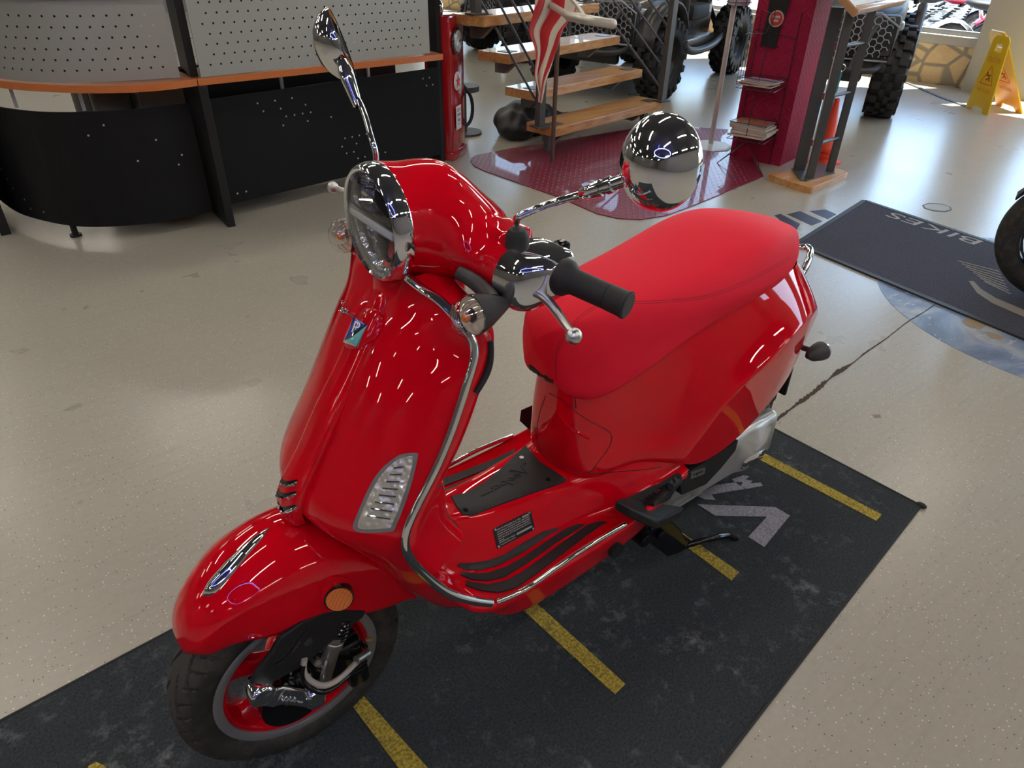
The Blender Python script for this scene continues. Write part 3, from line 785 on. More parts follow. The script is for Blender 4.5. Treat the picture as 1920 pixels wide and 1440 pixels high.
# grab rail
gl = np.array([U(1408, 567, Y=.112), U(1440, 566, Y=.114), U(1476, 545, Y=.104), U(1503, 513, Y=.078), U(1516, 487, Y=.04)]); mid = np.array([U(1514, 464, Y=0)])
GR = curve(np.vstack([gl, mid, gl[::-1]*[1, -1, 1]]), 90)
MB().tube(GR, .0098, n=20).build('grab_rail', CHROME, SCO)
MB().ball(gl[0]+[0, -.003, 0], (.03, .012, .012), 16, 10).build('rail_mount', PLA, SCO)
# tail lamp, rear plate holder, rear signals
tlp = MB(); tlp.grid(surf(np.array([[(-1.55, -.05, .645), (-1.565, 0, .645), (-1.55, .05, .645)], [(-1.585, -.055, .61), (-1.60, 0, .61), (-1.585, .055, .61)], [(-1.582, -.04, .56), (-1.598, 0, .56), (-1.582, .04, .56)]]), 14, 20))
tl = tlp.build('tail_light', mat('red_lens', (.5, 0, .005), rough=.08, coat=1), SCO); so = tl.modifiers.new('s', 'SOLIDIFY'); so.thickness = .02
MB().box((-1.57, 0, .44), (.03, .14, .14), bev=.01).box((-1.56, 0, .36), (.012, .17, .16), bev=.004).build('plate_holder', PLA, SCO)
def rear_signal(s):
    c_ = U(1532, 661, Y=.165)*[1, s, 1] if s > 0 else U(1532, 661, Y=.165)*[1, -1, 1]
    m_ = MB().lathe([(-.042, .0), (-.040, .007), (-.020, .021), (.006, .027), (.020, .028), (.022, 0)], c_, (-1, .15*s, 0.05), 36, sy=.95)
    m_.cyl(c_+[.0, -.01*s, 0], np.array([-1.50, .06*s, c_[2]-.01]), .008)
    o = m_.build('rear_turn_signal', PLAG, SCO); MB().lathe([(.020, .028), (.03, .024), (.037, 0)], c_, (-1, .15*s, .05), 36, sy=.95).build('lens', LENS, o)
rear_signal(1); rear_signal(-1)

# ---- engine
def fe(P):
    a = sd_rbox(P, (-1.222, .105, .262), (.180, .060, .072), .022)
    R_ = np.array([[math.cos(.12), 0, -math.sin(.12)], [0, 1, 0], [math.sin(.12), 0, math.cos(.12)]])
    bx = sd_rbox(P, (-1.10, .11, .268), (.17, .053, .060), .022, R_)
    c_ = sd_ell(P, (-1.292, .10, .245), (.092, .085, .100))
    f = smin(smin(a, bx, .015), c_, .02)
    return f
eng = sdf_obj('transmission_cover', fe, (-1.48, .02, .12), (-.88, .24, .40), .0085, SILVER, SCO); b_e = bvh_of(eng)
patch('cover_badge', [(1389, 878), (1400, 858), (1420, 850), (1436, 842), (1433, 858), (1420, 870), (1402, 876)], b_e, CHROME, eng, h=.002, dome=.004, step=4, closed_smooth=30)
MB().box((-.98, .085, .205), (.26, .11, .07), bev=.02).box((-1.0, .13, .19), (.20, .05, .010)).box((-1.0, .13, .21), (.21, .052, .010)).box((-1.0, .13, .23), (.22, .054, .010)).build('crankcase', SILVER, SCO, auto=50)
kp = [(1280, 893, .185), (1330, 862, .185), (1384, 826, .185), (1379, 845, .185), (1352, 878, .185), (1324, 908, .185), (1278, 928, .185), (1276, 908, .185)]
kk = [U(a, b_, Y=y_) for a, b_, y_ in kp]; kav = float(np.mean([q[1] for q in kk]))
airb = MB().prism([(q[0], q[2]) for q in kk], .05, org=(0, kav, 0), u=(1, 0, 0), v=(0, 0, 1)).build('air_box', PLA, SCO, smooth=False)
b_a = bvh_of(airb)
ib = patch('air_box_badge', [(1296, 886), (1322, 876), (1320, 888), (1294, 898)], b_a, ALU, airb, h=.0015, step=5)
text_on('lettering', 'i-get', (1299, 894), (1318, 887), (1300, 887), bvh_of(ib), GLB, airb, lift=.0004)
MB().ball((-1.42, .0, .40), (.10, .07, .14), 24, 14).box((-1.40, .10, .37), (.05, .06, .06), bev=.01).build('inner_mudguard', PLA, SCO)
MB().cyl((-1.05, -.16, .22), (-1.42, -.17, .27), .055, n=28).build('exhaust', ALUR, SCO)
MB().box((-.92, 0, .28), (.40, .12, .12), bev=.03).box((-1.15, .05, .33), (.4, .10, .12), bev=.03).build('engine_block', PLA, SCO)
for s in (1, -1):
    MB().cyl((-1.40, .115*s, .30), (-1.28, .10*s, .56), .018, n=18).build('rear_shock', GLB, SCO)
# foot pegs with brackets
def slab(px, th):
    T = np.array([U(a, b_, Y=y_) for a, b_, y_ in px]); n = len(T); th = np.array(th, float); m_ = MB()
    V = np.vstack([T, T+th]); F = [tuple(range(n)), tuple(range(2*n-1, n-1, -1))]+[(i, i+n, (i+1) % n+n, (i+1) % n) for i in range(n)]
    return m_.add(V, F)
for s in (1,):
    f_ = (lambda P: P) if s > 0 else (lambda P: P*[1, -1, 1])
    m_ = slab([(1154, 938, .190), (1168, 931, .175), (1205, 938, .175), (1283, 950, .185), (1278, 957, .205), (1236, 977, .235), (1225, 975, .235), (1180, 952, .215)], (.002, 0, -.026)).mapv(f_)
    p_ = m_.build('foot_peg', PLA, SCO, smooth=False); bv = p_.modifiers.new('b', 'BEVEL'); bv.width = .005; bv.segments = 3
    q_ = patch('peg_bracket', [(1172, 936), (1200, 924), (1235, 908), (1268, 888), (1275, 891), (1276, 905), (1268, 920), (1250, 940), (1225, 950), (1190, 945)], b_fl, PLA, SCO, h=.007, step=5)
    c_, cn_ = hit(bvh_of(q_), 1256, 914); MB().cyl(c_-cn_*.003, c_+cn_*.003, .009, n=20).build('bolt', GLB, q_)
m_ = slab([(972, 789, -.215), (975, 768, -.215), (998, 758, -.20), (1003, 766, -.195), (1014, 800, -.19), (1001, 812, -.19), (990, 806, -.20)], (-.03, .012, -.012))
p_ = m_.build('foot_peg', PLA, SCO, smooth=False); bv = p_.modifiers.new('b', 'BEVEL'); bv.width = .005; bv.segments = 3
m_ = slab([(1000, 762, -.19), (1035, 740, -.16), (1040, 770, -.15), (1008, 790, -.185)], (-.03, -.02, -.02))
p_ = m_.build('peg_bracket', PLA, SCO, smooth=False); bv = p_.modifiers.new('b', 'BEVEL'); bv.width = .004; bv.segments = 2
# centre stand with its lever
a0, a1, a2 = U(1256, 1024, Y=.185), U(1366, 1004, Y=.222), U(1388, 1017, Y=.235)
pl = [U(a, b_, Y=.165) for a, b_ in ((1200, 972), (1250, 970), (1266, 985), (1275, 1002), (1292, 1010), (1262, 1030), (1243, 1036), (1196, 1002))]
cs = MB().prism([(q[0], q[2]) for q in pl], .05, org=(0, .185, 0), u=(1, 0, 0), v=(0, 0, 1)).cyl((-.84, .07, .19), (-.84, .19, .19), .02, n=20)
cs.cyl(U(1236, 1000, Y=.185), U(1236, 1000, Y=.185)+[0, .012, 0], .014, n=20).cyl(U(1222, 990, Y=.185), U(1222, 990, Y=.185)+[0, .008, 0], .008, n=14)
stand = cs.build('side_stand', GLB, SCO, smooth=False); bv = stand.modifiers.new('b', 'BEVEL'); bv.width = .004; bv.segments = 2
sl_ = MB().tube(np.vstack([curve([pl[5]*.5+pl[4]*.5+np.array([0, .01, .0]), a0*.35+a1*.65, a1], 20), curve([a1, a2], 6)[1:]]), .0085, n=14); sl_.box(a2, (.035, .022, .02), bev=.005)
sl_.build('stand_lever', GLB, stand)
MB().cyl((-.70, .205, .265), (-.70, .215, .265), .02, n=24).build('skirt_plug', PLA, SCO)

# ---- steering head, headset and lamp
nk = MB().lathe([(-.03, .075), (0, .078), (.035, .072), (.06, .062), (.09, .06)], (-.345, 0, .955), (-.25, 0, 1), 48, sx=1.05, sy=1)
nk.build('steering_neck', REDD, SCO)
pr_ = []
def fh(P):
    Q = P.copy(); Q[..., 1] = np.abs(Q[..., 1])
    pod = sd_cap(P, (-.285, 0, 1.079), (-.36, 0, 1.072), .0905, .086)
    pod = smin(pod, sd_cap(P, (-.36, 0, 1.070), (-.500, 0, 1.004), .086, .036), .02)
    bar = sd_ell(P, (-.420, 0, 1.028), (.058, .36, .047))
    R2 = np.array([[math.cos(.1), 0, 0], [0, 1, 0], [0, 0, 1]])
    f = smin(pod, bar, .07)
    bos = sd_rbox(Q, (-.432, .118, 1.068), (.032, .034, .012), .011)
    f = smin(f, bos, .012)
    f = smax(f, P[..., 0]+.284, .004)
    f = np.maximum(f, -np.maximum(np.hypot(P[..., 1], P[..., 2]-1.079)-.0795, -.316-P[..., 0]))
    f = smax(f, Q[..., 1]-.176, .003)
    return f
hs = sdf_obj('handlebar_cover', fh, (-.58, -.2, .95), (-.27, .2, 1.2), .0050, RED, SCO, steer); b_hs = bvh_of(hs)
lc = np.array([-.262, 0, 1.079])
bez = MB().lathe([(-.026, .0905), (-.024, .0915), (-.012, .0915), (-.004, .0895), (.002, .0865), (.004, .0835), (.002, .080), (-.004, .079), (-.012, .079)], lc, (1, 0, 0), 96).mapv(steer)
hl = bez.build('headlight', CHROME, SCO)
bowl = MB().lathe([(-.008, .0795), (-.02, .076), (-.035, .062), (-.045, .04), (-.05, .0)], lc, (1, 0, 0), 72).mapv(steer)
bowl.build('headlight_bowl', mat('bowl_chrome', (.92, .92, .91), rough=.10, metal=.9), hl)
MB().lathe([(-.046, .028), (-.028, .03), (-.012, .024), (-.006, .0)], lc+[0, 0, -.034], (1, 0, 0), 40).mapv(steer).build('projector_lens', LENS, hl)
MB().lathe([(-.046, .031), (-.022, .032), (-.022, .029), (-.046, .028)], lc+[0, 0, -.034], (1, 0, 0), 40).lathe([(-.046, .034), (-.030, .040), (-.030, .038), (-.046, .032)], lc+[0, 0, .034], (1, 0, 0), 40).mapv(steer).build('projector_ring', GLB, hl)
N, L, b = nt(MATS['bowl_chrome']); bump(N, L, b, vor(N, L, coords(N, L), 55), .9, .012)
lb_ = MB().box(lc+[-.010, 0, .004], (.022, .155, .026), bev=.007).mapv(steer); lb_.build('light_bar', CHROMED, hl)
MB().box(lc+[.001, 0, .004], (.004, .150, .012), bev=.0018).mapv(steer).build('light_guide', mat('light_guide', (.75, .77, .8), rough=.15, coat=1), hl)
for s in (1, -1):
    MB().tube(curve([lc+[-.012, .052*s, .056], lc+[-.014, .060*s, .02], lc+[-.014, .056*s, -.02], lc+[-.016, .03*s, -.060]], 20), .003, n=8).mapv(steer).build('bowl_divider', GLB, hl)
for a in np.linspace(.35, PI-.35, 6):
    MB().cyl(lc+[-.04, .05*math.cos(a), .05*math.sin(a)], lc+[-.012, .062*math.cos(a), .062*math.sin(a)], .004, .002, n=8).mapv(steer).build('bowl_rib', CHROME, hl)
lens = MB().lathe([(.001, .0815), (.004, .078), (.010, .05), (.0125, .0)], lc, (1, 0, 0), 72).mapv(steer).build('headlight_glass', LENS, hl)
so = lens.modifiers.new('s', 'SOLIDIFY'); so.thickness = .002

for s in (1, -1):
    f_ = (lambda P: steer(P)) if s > 0 else (lambda P: steer(np.asarray(P)*[1, -1, 1]))
    # chrome switch housing
    rows = []
    for y, cx, cz, hx_, hz2 in ((.168, -.420, 1.026, .052, .046), (.188, -.424, 1.024, .052, .049), (.208, -.430, 1.024, .050, .047), (.226, -.440, 1.030, .040, .038), (.238, -.447, 1.035, .028, .027)):
        rows.append([(cx+a*hx_, y+(.006 if a > .5 else 0), cz+c_*hz2) for a, c_ in ((1, -.3), (.95, .25), (.6, .8), (-.2, 1), (-.85, .9), (-1, .2), (-.85, -.7), (-.1, -1), (.75, -.85))])
    m_ = MB().grid(surf(np.array(rows), 24, 60, cv=True), cv=True, capu=True).mapv(f_); hz3 = m_.build('switch_housing', CHROME, SCO, auto=50)
    sk_ = US(990, 555, .212); sn_ = np.array([.55, .45, .40]); MB().ball(sk_, (.019, .017, .017), 20, 12).mapv(f_).build('lever_socket', GLB, hz3)
    MB().lathe([(-.004, .019), (.003, .0235), (.0055, .0215), (.004, .018)], sk_+np.array([.004, .003, .003]), sn_, 40, closed=True, sx=1.1).mapv(f_).build('socket_ring', CHROME, hz3)
    MB().box((-.478, .200, 1.064), (.018, .022, .014), bev=.004).mapv(f_).build('switch_button', GLB, hz3)
    g0, g1 = np.array([-.446, .236, 1.036]), np.array([-.479, .345, 1.023]); gd = (g1-g0)/np.linalg.norm(g1-g0)
    Lg = np.linalg.norm(g1-g0)
    prof = [(0, .0), (0, .027), (.006, .0285), (.014, .027), (.022, .021), (.028, .0192), (.082, .0188), (.0825, .0178), (.0835, .0178), (.084, .0190), (Lg-.004, .0195), (Lg-.003, .0207), (Lg, .0207), (Lg+.001, .0185), (Lg+.0012, 0)]
    g_ = MB().lathe(prof, g0, gd, 48).mapv(f_); go = g_.build('grip', RUB, SCO, auto=30)
    MB().lathe([(Lg+.0008, .0183), (Lg+.0022, .018), (Lg+.0024, 0)], g0, gd, 40).mapv(f_).build('grip_end', PLAG, go)
    # brake lever
    lp = np.array([US(982, 552, .218), US(1004, 549, .238), US(1030, 567, .275), US(1056, 602, .335), US(1072, 624, .372)])
    m_ = MB().tube(curve(lp, 40), np.interp(np.linspace(0, 1, 40), [0, .25, .7, 1], [.010, .0085, .0068, .0055]), n=16, flat=.72, up=(0, 0, 1))
    m_.ball(US(1076, 630, .378), .0112, 24, 14).mapv(f_); m_.build('brake_lever', ALU, SCO)
    # rubber boot and mirror
    bt = np.array([-.417, .168, 1.056])
    bo = MB().lathe([(-.012, .0), (-.012, .0215), (-.004, .022), (.0, .020), (.026, .0175), (.030, .0165), (.036, .0125), (.038, 0)], bt, (0, 0, 1), 40).mapv(f_)
    if s > 0:
        mr = bo.build('mirror', RUB, SCO, auto=30)
        p_ = [bt+[0, 0, .034], bt+[.0, .001, .044], bt+[.004, .010, .054]]+[U(1000, 394, Y=.192), U(1045, 378, Y=.225), U(1092, 364, Y=.258)]
        sp = curve(p_, 50); MB().tube(sp, .0056, n=28).build('mirror_stem', CHROME, mr)
        q0, q1 = p_[-1], U(1128, 352, Y=.286)
        dd = q1-q0; L1 = np.linalg.norm(dd)
        MB().lathe([(-.004, .0055), (0, .0085), (L1*.6, .0105), (L1, .0115), (L1+.001, .0095), (L1+.008, .0095), (L1+.009, .0115), (L1+.018, .0115), (L1+.02, .009), (L1+.055, .009), (L1+.056, 0)], q0, dd, 32).build('mirror_joint', CHROME, mr)
        hc = U(1238, 306, Y=.350); ax = np.array([.88, .28, .08]); R_ = .058
    else:
        mr = bo.build('mirror', RUB, SCO, auto=30)
        p_ = [U(705, 300, Y=-.16), U(704, 285, Y=-.162), U(698, 265, Y=-.17), U(680, 205, Y=-.215), U(660, 168, Y=-.245)]
        # keep the near end on the right-hand boot
        MB().tube(curve(p_, 50), .0052, n=14).build('mirror_stem', CHROME, mr)
        q0, q1 = p_[-1], U(648, 135, Y=-.262); dd = q1-q0; L1 = np.linalg.norm(dd)
        MB().lathe([(-.03, .0055), (-.028, .0085), (L1*.5, .0125), (L1, .013), (L1+.02, .009)], q0, dd, 32).build('mirror_joint', CHROME, mr)
        hc = U(639, 84, Y=-.325); ax = np.array([.785, -.45, -.28]); R_ = .058
    ax /= np.linalg.norm(ax)
    m_ = MB().lathe([(-.004, R_-.004), (-.004, R_), (.0, R_+.001), (.010, R_*.97), (.024, R_*.84), (.036, R_*.62), (.044, R_*.34), (.047, 0)], hc, ax, 72, up=(0, 0, 1), sx=.95, sy=1.06)
    m_.build('mirror_shell', CHROME, mr)
    MB().lathe([(-.0035, R_-.003), (-.002, 0)], hc, ax, 72, up=(0, 0, 1), sx=.95, sy=1.06).build('mirror_glass', MIRG, mr)
    # front turn signal
    sc_ = np.array([-.325, .218*s, 1.0-.0]); cc_ = np.array([-.303, (.213 if s > 0 else -.172), .997])
    ax2 = np.array([.96, .12*s, .05])
    m_ = MB().lathe([(-.080, .0), (-.078, .005), (-.055, .015), (-.028, .0255), (-.004, .0315), (0, .030), (0, 0)], cc_, ax2, 40, up=(0, 0, 1), sx=.9)
    m_.tube(curve([cc_+[-.045, -.012*s, .004], cc_+[-.050, -.05*s, .014], cc_+[-.04, -.09*s, .024]], 16), np.linspace(.0145, .011, 16), n=16)
    sg_ = m_.build('front_turn_signal', PLAG, SCO)
    ml = MB(); n_ = 64
    ln = MB().lathe([(.000, .0315), (.010, .031), (.022, .026), (.030, .015), (.032, 0)], cc_, ax2, n_, up=(0, 0, 1), sx=.9); 
    lo_ = ln.build('signal_lens', RLENS, sg_, auto=80)
    MB().lathe([(.001, .029), (.003, .02), (-.004, .0)], cc_, ax2, 40, sx=.9, up=(0, 0, 1)).build('signal_bowl', bowlm, sg_)
    MB().ball(cc_+ax2*.012, .007, 14, 10).build('bulb', AMB, sg_)
# ================================================================== THE SHOWROOM
EXPO = 0.06
WX = -9.30; CEIL = 4.4; XMAX = 15.0; YMIN, YMAX = -15.0, 7.5
def V3(a, z=0): return np.array([a[0], a[1], z])
# floor paint with mineral flakes
FLOOR = mat('floor_paint', (.4, .36, .29), rough=.28, spec=.38, coat=.2, coatr=.24)
N, L, b = nt(FLOOR); cc = coords(N, L)
base = mixc(N, L, ramp_ if False else noise(N, L, cc, 1.1, 4, .6), (.42, .385, .315), (.47, .435, .36))
n2 = noise(N, L, cc, 60, 2); base = mixc(N, L, mth(N, L, 'MULTIPLY', n2, .35), base, (.26, .235, .19))
v_ = N.new('ShaderNodeTexVoronoi'); v_.inputs['Scale'].default_value = 100; L.new(cc, v_.inputs['Vector'])
sp = mth(N, L, 'LESS_THAN', v_.outputs['Distance'], .19)
pick = N.new('ShaderNodeSeparateColor'); L.new(v_.outputs['Color'], pick.inputs[0])
lightf = mth(N, L, 'MULTIPLY', sp, mth(N, L, 'GREATER_THAN', pick.outputs[0], .68)); darkf = mth(N, L, 'MULTIPLY', mth(N, L, 'LESS_THAN', v_.outputs['Distance'], .16), mth(N, L, 'LESS_THAN', pick.outputs[0], .22))
base = mixc(N, L, lightf, base, (.72, .69, .62)); base = mixc(N, L, darkf, base, (.10, .08, .06))
# scuffs
sc_v = coords(N, L, scale=(1.0, 16.0, 1), rot=(0, 0, .5)); scf = noise(N, L, sc_v, 3.2, 5, .6); scr = ramp(N, [(.52, (0, 0, 0)), (.80, (1, 1, 1))]); L.new(scf, scr.inputs[0])
base = mixc(N, L, mth(N, L, 'MULTIPLY', scr.outputs[0], .22), base, (.20, .18, .15))
L.new(base, b.inputs['Base Color'])
rr = ramp(N, [(.3, (.27, .27, .27)), (.7, (.31, .31, .31))]); L.new(noise(N, L, cc, 3, 4), rr.inputs[0]); L.new(rr.outputs[0], b.inputs['Roughness'])
bump(N, L, b, noise(N, L, cc, 30, 3, .5), .05, .002)
fl = MB().box(((XMAX+WX)/2-.1, (YMIN+YMAX)/2, -.1), (XMAX-WX+.6, YMAX-YMIN+.4, .2)).build('floor', FLOOR, smooth=False); tag(fl, kind='structure')
WALLM = mat('wall_paint', (.40, .37, .32), rough=.7)
DARKW = mat('dark_wall', (.16, .15, .15), rough=.7)
CEILM = mat('ceiling_deck', (.045, .045, .05), rough=.8)
c = MB().box(((XMAX+WX)/2, (YMIN+YMAX)/2, CEIL+.1), (XMAX-WX+.6, YMAX-YMIN+.6, .2)).build('ceiling', CEILM, smooth=False); tag(c, kind='structure')
for nm, ctr, sz in (('wall_left', ((XMAX+WX)/2, YMIN-.1, CEIL/2), (XMAX-WX, .2, CEIL)), ('wall_front', (XMAX+.1, (YMIN+YMAX)/2, CEIL/2), (.2, YMAX-YMIN+.4, CEIL)), ('wall_right', ((XMAX+WX)/2, YMAX+.1, CEIL/2), (XMAX-WX, .2, CEIL))):
    tag(MB().box(ctr, sz).build(nm, DARKW, smooth=False), kind='structure')
# window wall at the back: stone base, sill, pillars, header, glazing
STONE = mat('stone_cladding', (.5, .35, .16), rough=.65)
N, L, b = nt(STONE); cc = coords(N, L, scale=(.0, 1, 1.25)); ds = noise(N, L, cc, 3, 3)
vv = N.new('ShaderNodeTexVoronoi'); vv.inputs['Scale'].default_value = 2.9; L.new(cc, vv.inputs['Vector'])
ve = N.new('ShaderNodeTexVoronoi'); ve.feature = 'DISTANCE_TO_EDGE'; ve.inputs['Scale'].default_value = 2.9; L.new(cc, ve.inputs['Vector'])
hs_ = N.new('ShaderNodeSeparateColor'); L.new(vv.outputs['Color'], hs_.inputs[0])
c1 = mixc(N, L, hs_.outputs[0], (.62, .44, .20), (.50, .26, .10)); c1 = mixc(N, L, noise(N, L, cc, 14, 5, .7), c1, (.70, .55, .32), 'MIX')
ej = ramp(N, [(.03, (0, 0, 0)), (.07, (1, 1, 1))]); L.new(ve.outputs['Distance'], ej.inputs[0]); L.new(mixc(N, L, ej.outputs[0], (.27, .22, .16), c1), b.inputs['Base Color']); bump(N, L, b, ej.outputs[0], .6, .02)
tag(MB().box((WX-.09, (YMIN+YMAX)/2, .19), (.24, YMAX-YMIN, .46)).build('wall_back_base', STONE, smooth=False), kind='structure')
tag(MB().box((WX-.10, (YMIN+YMAX)/2, .47), (.26, YMAX-YMIN, .10), bev=.01).build('window_sill', WALLM, smooth=False), kind='structure')
tag(MB().box((WX-.09, (YMIN+YMAX)/2, (3.1+CEIL)/2), (.24, YMAX-YMIN, CEIL-3.1)).build('wall_back_header', WALLM, smooth=False), kind='structure')
pys = [YMIN+.3, -12.2, -9.8, -7.3, -4.9, -2.22, .5, 3.1, 5.6, YMAX-.3]
FRAME = mat('window_frame_paint', (.42, .42, .42), rough=.4, metal=.5); GLASS = clear('window_glass', 1.4, (.95, .97, .97))
for k, y in enumerate(pys):
    tag(MB().box((WX-.02, y, 1.85), (.42, .66, 3.7)).build('pillar', WALLM, smooth=False), kind='structure')
for k, (a, b2) in enumerate(zip(pys, pys[1:])):
    y0, y1 = a+.33, b2-.33; m_ = MB(); x = WX-.10
    m_.box((x, (y0+y1)/2, .545), (.07, y1-y0, .05)).box((x, (y0+y1)/2, 3.08), (.07, y1-y0, .05)).box((x, y0+.025, 1.8), (.07, .05, 2.56)).box((x, y1-.025, 1.8), (.07, .05, 2.56))
    w_ = m_.build('window_%d' % (k+1), FRAME, smooth=False); tag(w_, kind='structure')
    MB().box((x-.01, (y0+y1)/2, 1.8), (.006, y1-y0-.06, 2.5)).build('pane', GLASS, w_, smooth=False)
# outside: bright forecourt
PAVE = mat('forecourt_concrete', (.55, .52, .47), rough=.8)
N, L, b = nt(PAVE); cc = coords(N, L); L.new(mixc(N, L, noise(N, L, cc, 2, 5, .6), (.34, .33, .31), (.24, .23, .22)), b.inputs['Base Color'])
tag(MB().box((WX-8.2, -1, -.12), (15.9, 40, .16)).build('ground_outside', PAVE, smooth=False), kind='structure')
tag(MB().box((WX-15, -1, 1.4), (.5, 40, 2.8)).build('wall_outside', mat('outside_wall', (.55, .45, .35), rough=.9), smooth=False), kind='structure')

# ceiling strip lights
GLOW = mat('tube_glow', (1, 1, 1), emit=(1, .93, .80), es=47)
HOUS = mat('fixture_white', (.6, .6, .6), rough=.4)
def strip(x, y, ang, lab):
    t = thing('ceiling_light', (x, y, CEIL-.14), lab, 'ceiling light', 'strip lights in rows on the ceiling')
    h_ = MB().box((x, y, CEIL-.11), (1.65, .16, .07), bev=.01).build('housing', HOUS, t)
    MB().cyl((x-.8, y-.03, CEIL-.165), (x+.8, y-.03, CEIL-.165), .017, n=12).cyl((x-.8, y+.03, CEIL-.165), (x+.8, y+.03, CEIL-.165), .017, n=12).build('tube', GLOW, t)
    MB().cyl((x-.5, y, CEIL-.08), (x-.5, y, CEIL), .012, n=8).cyl((x+.5, y, CEIL-.08), (x+.5, y, CEIL), .012, n=8).build('hanger', HOUS, t)
    return t
s0 = None
for i in range(8):
    for j in range(7):
        x, y = -7.4+i*3.0, -14.2+j*3.3
        if (x > 4 or y < -9) and (i+j) % 2: continue
        if s0 is None: s0 = strip(x, y, 0, 'white fluorescent strip light hung under the dark ceiling')
        else: c_ = copy_tree(s0); c_.location = (x, y, CEIL-.14)
NEON = mat('neon_blue', (.1, .1, 1), emit=(.22, .25, 1), es=14)
nr = MB().tube(np.array([(3.6+1.9*math.cos(t), 3.0+1.9*math.sin(t), 3.5) for t in np.linspace(0, 2*PI, 80, endpoint=False)]), .03, n=10, closed=True)
for t in (0, 2.1, 4.2): nr.cyl((3.6+1.9*math.cos(t), 3.0+1.9*math.sin(t), 3.5), (3.6+1.9*math.cos(t), 3.0+1.9*math.sin(t), CEIL-.02), .006, n=6)
tag(nr.build('hanging_neon_ring', NEON), 'blue violet neon ring hung below the ceiling, mirrored in the red front fender', 'neon light')
# daylight
w = bpy.data.worlds.new('sky'); SC.world = w; w.use_nodes = True; bg = w.node_tree.nodes['Background']
N, L = w.node_tree.nodes, w.node_tree.links
sky = N.new('ShaderNodeTexSky'); sky.sky_type = 'NISHITA'; sky.sun_disc = False; sky.sun_elevation = math.radians(60); sky.sun_rotation = math.radians(90); sky.air_density = 1.2; sky.dust_density = 1.5
L.new(sky.outputs[0], bg.inputs[0]); bg.inputs[1].default_value = SKYS = 1.6
sun = bpy.data.lights.new('sun', 'SUN'); sun.energy = 24; sun.angle = .01; sun.color = (1, .95, .86)
so = bpy.data.objects.new('sun', sun); COL.objects.link(so)
sd_ = Vector((math.cos(math.radians(66)), -.18, -math.sin(math.radians(66)))); so.rotation_euler = sd_.to_track_quat('-Z', 'Y').to_euler()

# ================================================================== MATS AND FLOOR MARKS
CARP = mat('charcoal_carpet', (.02, .022, .027), rough=.95, spec=.2)
N, L, b = nt(CARP); cc = coords(N, L); f1 = noise(N, L, cc, 170, 3, .7); f2 = noise(N, L, cc, 4.5, 6, .7, .6)
r1 = ramp(N, [(.3, (.017, .020, .023)), (.8, (.062, .070, .076))]); L.new(f1, r1.inputs[0])
r2 = ramp(N, [(.48, (0, 0, 0)), (.70, (1, 1, 1))]); L.new(f2, r2.inputs[0])
f3 = noise(N, L, cc, 30, 4, .75); r3 = ramp(N, [(.50, (0, 0, 0)), (.72, (1, 1, 1))]); L.new(f3, r3.inputs[0])
L.new(mixc(N, L, mth(N, L, 'MULTIPLY', mth(N, L, 'MULTIPLY', r2.outputs[0], r3.outputs[0]), .8), r1.outputs[0], (.24, .25, .26)), b.inputs['Base Color']); bump(N, L, b, f1, .9, .004)
mA, mB_, mC, mD = (-1.775, .488), (-1.735, -.52), (1.25, -.375), (1.25, .812)
RM = thing('floor_mat', (-.3, 0, 0), 'long charcoal carpet mat with yellow bars under the red scooter', 'mat')
m1 = MB().prism([mA, mD, mC, mB_][::-1], .006, org=(0, 0, 0)).build('carpet', CARP, RM, smooth=False)
bd_ = MB()
for a, b2 in ((mA, mB_), (mB_, mC), (mC, mD), (mD, mA)): bd_.tube([V3(a, .004), V3(b2, .004)], .0045, n=8)
bd_.ball((mA[0]-.002, mA[1]+.002, .006), (.010, .016, .008), 14, 8)
bd_.build('edge_binding', mat('mat_binding', (.012, .012, .013), rough=.7), RM)
YEL = mat('worn_yellow', (.42, .30, .02), rough=.9)
N, L, b = nt(YEL); cc = coords(N, L); n_ = noise(N, L, cc, 160, 3, .7); r_ = ramp(N, [(.35, (.16, .12, .02)), (.62, (.52, .38, .045))]); L.new(n_, r_.inputs[0])
n3 = noise(N, L, cc, 11, 4, .6); r3 = ramp(N, [(.56, (0, 0, 0)), (.66, (1, 1, 1))]); L.new(n3, r3.inputs[0]); L.new(mixc(N, L, mth(N, L, 'MULTIPLY', r3.outputs[0], .6), r_.outputs[0], (.05, .04, .02)), b.inputs['Base Color']); bump(N, L, b, n_, .6, .003)
GRY = mat('worn_grey_print', (.30, .28, .31), rough=.9)
N, L, b = nt(GRY); cc = coords(N, L); n_ = noise(N, L, cc, 170, 3, .7); r_ = ramp(N, [(.3, (.15, .14, .16)), (.65, (.36, .34, .38))]); L.new(n_, r_.inputs[0]); L.new(r_.outputs[0], b.inputs['Base Color'])
def fpoly(name, px, m, parent=None, z=.0066, h=.0012, raw=None):
    P = raw if raw is not None else [U(a, b_, Z=0)[:2] for a, b_ in px]
    A = sum(P[i][0]*P[(i+1) % len(P)][1]-P[(i+1) % len(P)][0]*P[i][1] for i in range(len(P)))
    if A < 0: P = P[::-1]
    return MB().prism([tuple(q) for q in P], h, org=(0, 0, z)).build(name, m, parent, smooth=False)
def bar_m(p, q, w):
    p = np.array(p); q = np.array(q); d = (q-p)/np.linalg.norm(q-p); n = np.array([-d[1], d[0]])*w/2
    return [p-n, q-n, q+n, p+n]
for p_, q_, w_ in (((.30, -.22), (.33, .60), .052), ((-.093, -.22), (-.155, .37), .056), ((-.555, -.20), (-.605, .362), .062), ((-1.055, -.22), (-1.095, .318), .062), ((-1.50, -.2), (-1.615, .443), .062)):
    pass
